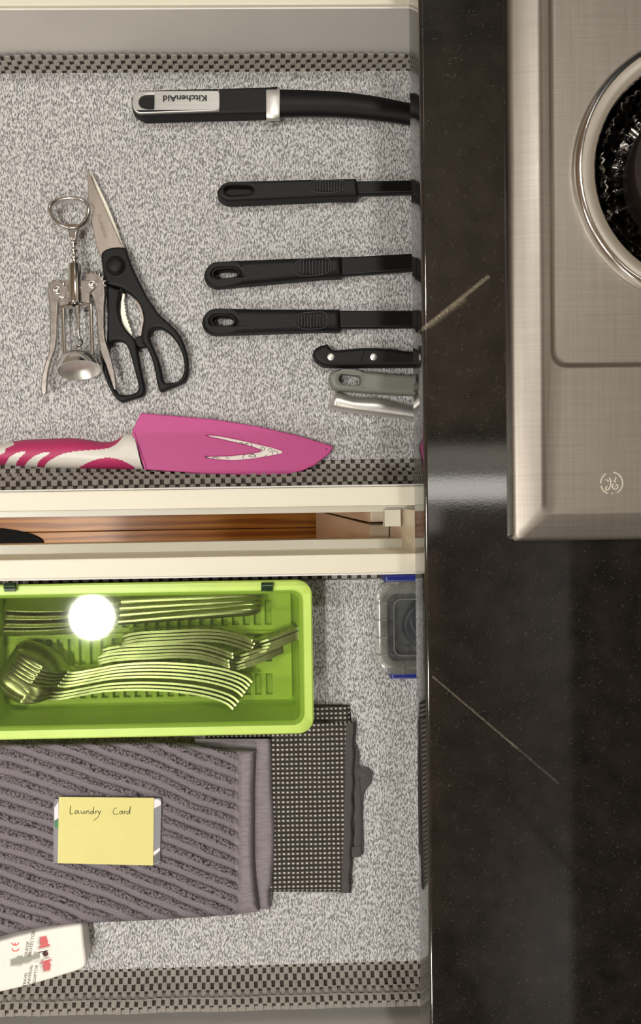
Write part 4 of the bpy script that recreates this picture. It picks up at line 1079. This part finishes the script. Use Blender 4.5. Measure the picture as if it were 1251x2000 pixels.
tw = thing('hand_towel', 'folded mauve grey terry towel with diagonal ribs', 'towel', P(250, 1630, ZL))
PER = 25.5
def ribv(x, y):
    yy = y-(.30*x+.00013*x*x)+5*mnoise.noise(Vector((x*.012, y*.012, 3)))+1.5*mnoise.noise(Vector((x*.06, y*.06, 5)))
    f = (yy/PER) % 1.0
    d = abs(f-.5)
    k = max(0, min(1, (.30-d)/.10))
    return k*max(0, min(1, (466-x)/6))
tbot = [(-80, 1838), (0, 1829), (40, 1819), (100, 1808), (160, 1803), (300, 1797), (400, 1791), (460, 1786), (508, 1779)]
ttop = [(-80, 1452), (0, 1450), (300, 1446), (380, 1452), (440, 1460), (500, 1463)]
tright = [(0, 500), (.25, 497), (.5, 497), (.7, 497), (.85, 501), (1, 507)]
ztw = ZL+.029
def tpos(u, v):
    xr = lerp_table(tright, v); x = -80+(xr+80)*u
    return x, lerp_table(ttop, x)+(lerp_table(tbot, x)-lerp_table(ttop, x))*v
def tfn(u, v):
    x, y = tpos(u, v)
    e = min((1-u)*40, v*30, (1-v)*24); k = 1 if e >= 1 else math.sqrt(max(0, 1-(1-e)**2))
    hem = max(0, min(1, (x-464)/8))
    z = ZL+.016+(ztw-ZL-.016)*k + (.0019*ribv(x, y)+.0006*mnoise.noise(Vector((x*.9, y*.9, 0)))*ribv(x, y))*k
    z += .0007*mnoise.noise(Vector((x*.02, y*.02, 9)))+hem*.0009*mnoise.noise(Vector((x*.01, y*.11, 2)))*k - hem*.0012
    if e <= 0: z = ZL+.011
    return P(x, y, z)
cloth_grid('upper_fold', tfn, 330, 220, 'terry', tw, rib=lambda u, v: ribv(*tpos(u, v)))
hm = MB().grid(24, 200, lambda u, v: tfn(1-.0655*(1-u)**1.0, v)+Vector((0, 0, .0005)))
hm.build('hem', 'hem', tw, 80)
def lfn(u, v):
    xr = lerp_table([(0, 529), (.3, 531), (.5, 536), (.7, 535), (.86, 530), (.88, 526), (1, 528)], v); x = 380+(xr-380)*u
    y = 1443+(1776-1443)*v
    e = min((1-u)*14, (1-v)*40); k = 1 if e >= 1 else math.sqrt(max(0, 1-(1-e)**2))
    z = ZL+.011+.006*k+.0006*mnoise.noise(Vector((x*.05, y*.03, 4)))
    if v >= .999: z = ZL+.002
    return P(x, y, z)
MB().grid(40, 120, lfn).build('lower_fold', 'hem', tw, 80)

# ------------------------------------------------------------------ card and sticky note
zc_ = ztw+.0030
t = thing('plastic_card', 'grey plastic card mostly hidden under the yellow note', 'card', P(210, 1623, zc_))
MB().slab([px(spline([(105, 1570), (109, 1563), (118, 1560), (300, 1559), (311, 1560), (315, 1567), (313.5, 1620), (312, 1678), (308, 1686), (298, 1688), (115, 1686), (106, 1682), (104.5, 1674), (104.5, 1620)], 3), zc_)], zc_-.0009, zc_).build('body', 'card_grey', t)
MB().slab([px([(299, 1561), (310, 1561.5), (314, 1566), (314, 1572), (299, 1580)], zc_+.0001)], zc_, zc_+.00012).build('corner_band', 'card_white', t)
MB().slab([px([(299, 1664), (312.5, 1655), (312.3, 1661), (299, 1672)], zc_+.0001)], zc_, zc_+.00012).build('stripe', 'card_white', t)
MB().slab([px([(299, 1674), (312, 1663), (311, 1679), (307, 1685), (299, 1687)], zc_+.0001)], zc_, zc_+.00012).build('corner_band', 'card_dark', t)
MB().slab([px([(106, 1605), (114, 1600), (114, 1620), (107, 1616)], zc_+.0001)], zc_, zc_+.00012).build('print_patch', 'card_green', t)
MB().slab([px([(106, 1578), (114, 1566), (114, 1598), (106, 1602)], zc_+.0001)], zc_, zc_+.00012).build('print_patch', 'card_white', t)
zn = zc_+.0007
t = thing('sticky_note', 'pale yellow note with handwriting lying on the towel', 'paper note', P(207, 1623, zn))
mb = MB()
A_, B_, C_, D_ = (115, 1556.5), (300.5, 1558.5), (299, 1690.5), (112.5, 1686)
def nfn(u, v):
    x = (A_[0]*(1-u)+B_[0]*u)*(1-v)+(D_[0]*(1-u)+C_[0]*u)*v; y = (A_[1]*(1-u)+B_[1]*u)*(1-v)+(D_[1]*(1-u)+C_[1]*u)*v
    return P(x, y, zn+.0016*max(0, v-.7)**2*6+.0004*math.sin(u*3))
mb.grid(12, 12, nfn); mb.build('sheet', 'paper', t, 80)
MB().grid(12, 12, lambda u, v: nfn(u, v)-Vector((0, 0, .0003))).build('back_sheet', 'paper', t, 80)
def Z7(p): return (p[0]*.3197, 1420+p[1]*.3197)
S = [[(432, 480), (428, 505), (427, 530), (436, 531), (446, 529)], [(474, 512), (464, 513), (457, 522), (461, 531), (471, 524), (477, 512), (478, 525), (484, 531)], [(494, 511), (495, 524), (502, 530), (510, 522), (514, 511), (514, 524), (519, 531)],
     [(526, 531), (527, 512), (528, 522), (536, 511), (542, 515), (544, 531)], [(566, 515), (556, 517), (551, 526), (558, 532), (566, 523), (572, 487), (570, 515), (574, 531)], [(581, 531), (582, 513), (584, 521), (594, 511)], [(598, 511), (601, 524), (607, 527), (615, 509), (606, 535), (592, 555), (572, 573)],
     [(714, 494), (700, 498), (691, 515), (693, 530), (706, 534), (722, 528)], [(745, 513), (735, 515), (729, 524), (734, 532), (742, 525), (748, 513), (748, 526), (753, 531)], [(758, 531), (759, 513), (761, 521), (770, 512)], [(788, 516), (778, 517), (772, 526), (779, 532), (787, 523), (797, 484), (793, 512), (793, 531)]]
ink = MB()
for p in S: ink.tube([P(*Z7(q), zn+.0006) for q in spline([(*r_, 0) for r_ in p], 4, False)], .00024, 5, .4)
ink.build('handwriting', 'ink', t)

# ------------------------------------------------------------------ travel adapter
zt = ZL+.020
t = thing('travel_adapter', 'white travel plug adapter with red shutters beside the towel', 'adapter', P(60, 1870, ZL))
outl = [(159, 1807), (162, 1826), (165, 1852), (168, 1874), (167, 1886), (160, 1893), (148, 1898), (110, 1910), (60, 1924.5), (0, 1939), (-70, 1951), (-75, 1900), (-70, 1850), (-40, 1845), (0, 1838), (40, 1827), (100, 1814), (140, 1808)]
slots = [[(21.6, 1876), (31, 1873.5), (34.5, 1869.5), (42, 1869), (46, 1873), (50, 1868), (57.6, 1866), (63, 1869.5), (67.6, 1864.5), (76, 1863), (79, 1867.5), (77, 1872), (63, 1875.5), (57.6, 1880), (50, 1882), (46, 1881), (40, 1886), (32, 1886), (22, 1887)],
         [(78, 1832.5), (88.5, 1830), (92, 1839), (92, 1845), (96, 1847), (95, 1850), (76, 1854), (76, 1850.5), (80, 1848), (77, 1842)],
         [(79, 1881), (99, 1875), (99, 1878), (95, 1880), (98, 1886), (96, 1896.5), (86, 1898.6), (83, 1888), (85, 1884), (79, 1883.5)], ellipse(88, 1865, 4.9, 5.1, 14)]
MB().slab([px(spline(outl, 3), zt)]+[px(s_, zt) for s_ in slots], ZL+.0012, zt, .0022, 4, under=.001).build('housing', 'white_pl', t)
for s_, m_, nm in zip(slots, ('socket', 'red', 'red', 'socket_dark'), ('socket_recess', 'shutter', 'shutter', 'indicator')):
    MB().slab([px([((x-sum(q[0] for q in s_)/len(s_))*1.03+sum(q[0] for q in s_)/len(s_), (y-sum(q[1] for q in s_)/len(s_))*1.03+sum(q[1] for q in s_)/len(s_)) for x, y in s_], zt)], zt-.006, zt-.0018).build(nm, m_, t)
ta = R(80)
for tx, c, sz in (('TRAVEL', (49.5, 1913), .0034), ('UNIVERSAL', (58.5, 1905), .0034), ('ADAPTOR', (69, 1904), .0034), ('SURGE', (53, 1852), .0036), ('PROTECTOR', (62, 1843), .0036)):
    lettering(tx, 'lettering', c, zt+.0001, sz, ta, 'print_grey', t, 1.05)
ce = MB()
for (cx_, cy_) in ((30, 1853.5), (29.5, 1842)):
    ar = [(cx_+6.6*math.cos(R(a)), cy_+5.2*math.sin(R(a))) for a in range(0, 181, 12)]
    ce.tube([P(q[0], q[1]-1, zt+.0001) for q in ar], .00042, 6, .3)
ce.tube([P(29.5, 1846.5, zt+.0001), P(29.3, 1841, zt+.0001)], .00042, 6, .3)
ce.build('approval_mark', 'red_ink', t)

# ------------------------------------------------------------------ dark mat on the floor between the drawers
c = P(-60, 1058, .004)
o = MB().slab([[(p.x, p.y) for p in px(spline([(-120, 1034), (-20, 1031), (30, 1036), (68, 1046), (84, 1062), (60, 1090), (-120, 1100)], 5), .006)]], .0005, .008, .002, 2).build('floor_mat', 'black_mat')
tag(o, 'black mat lying on the oak floor seen between the drawers', 'mat')

for o in list(bpy.data.objects):
    if '_o' in o: del o['_o']
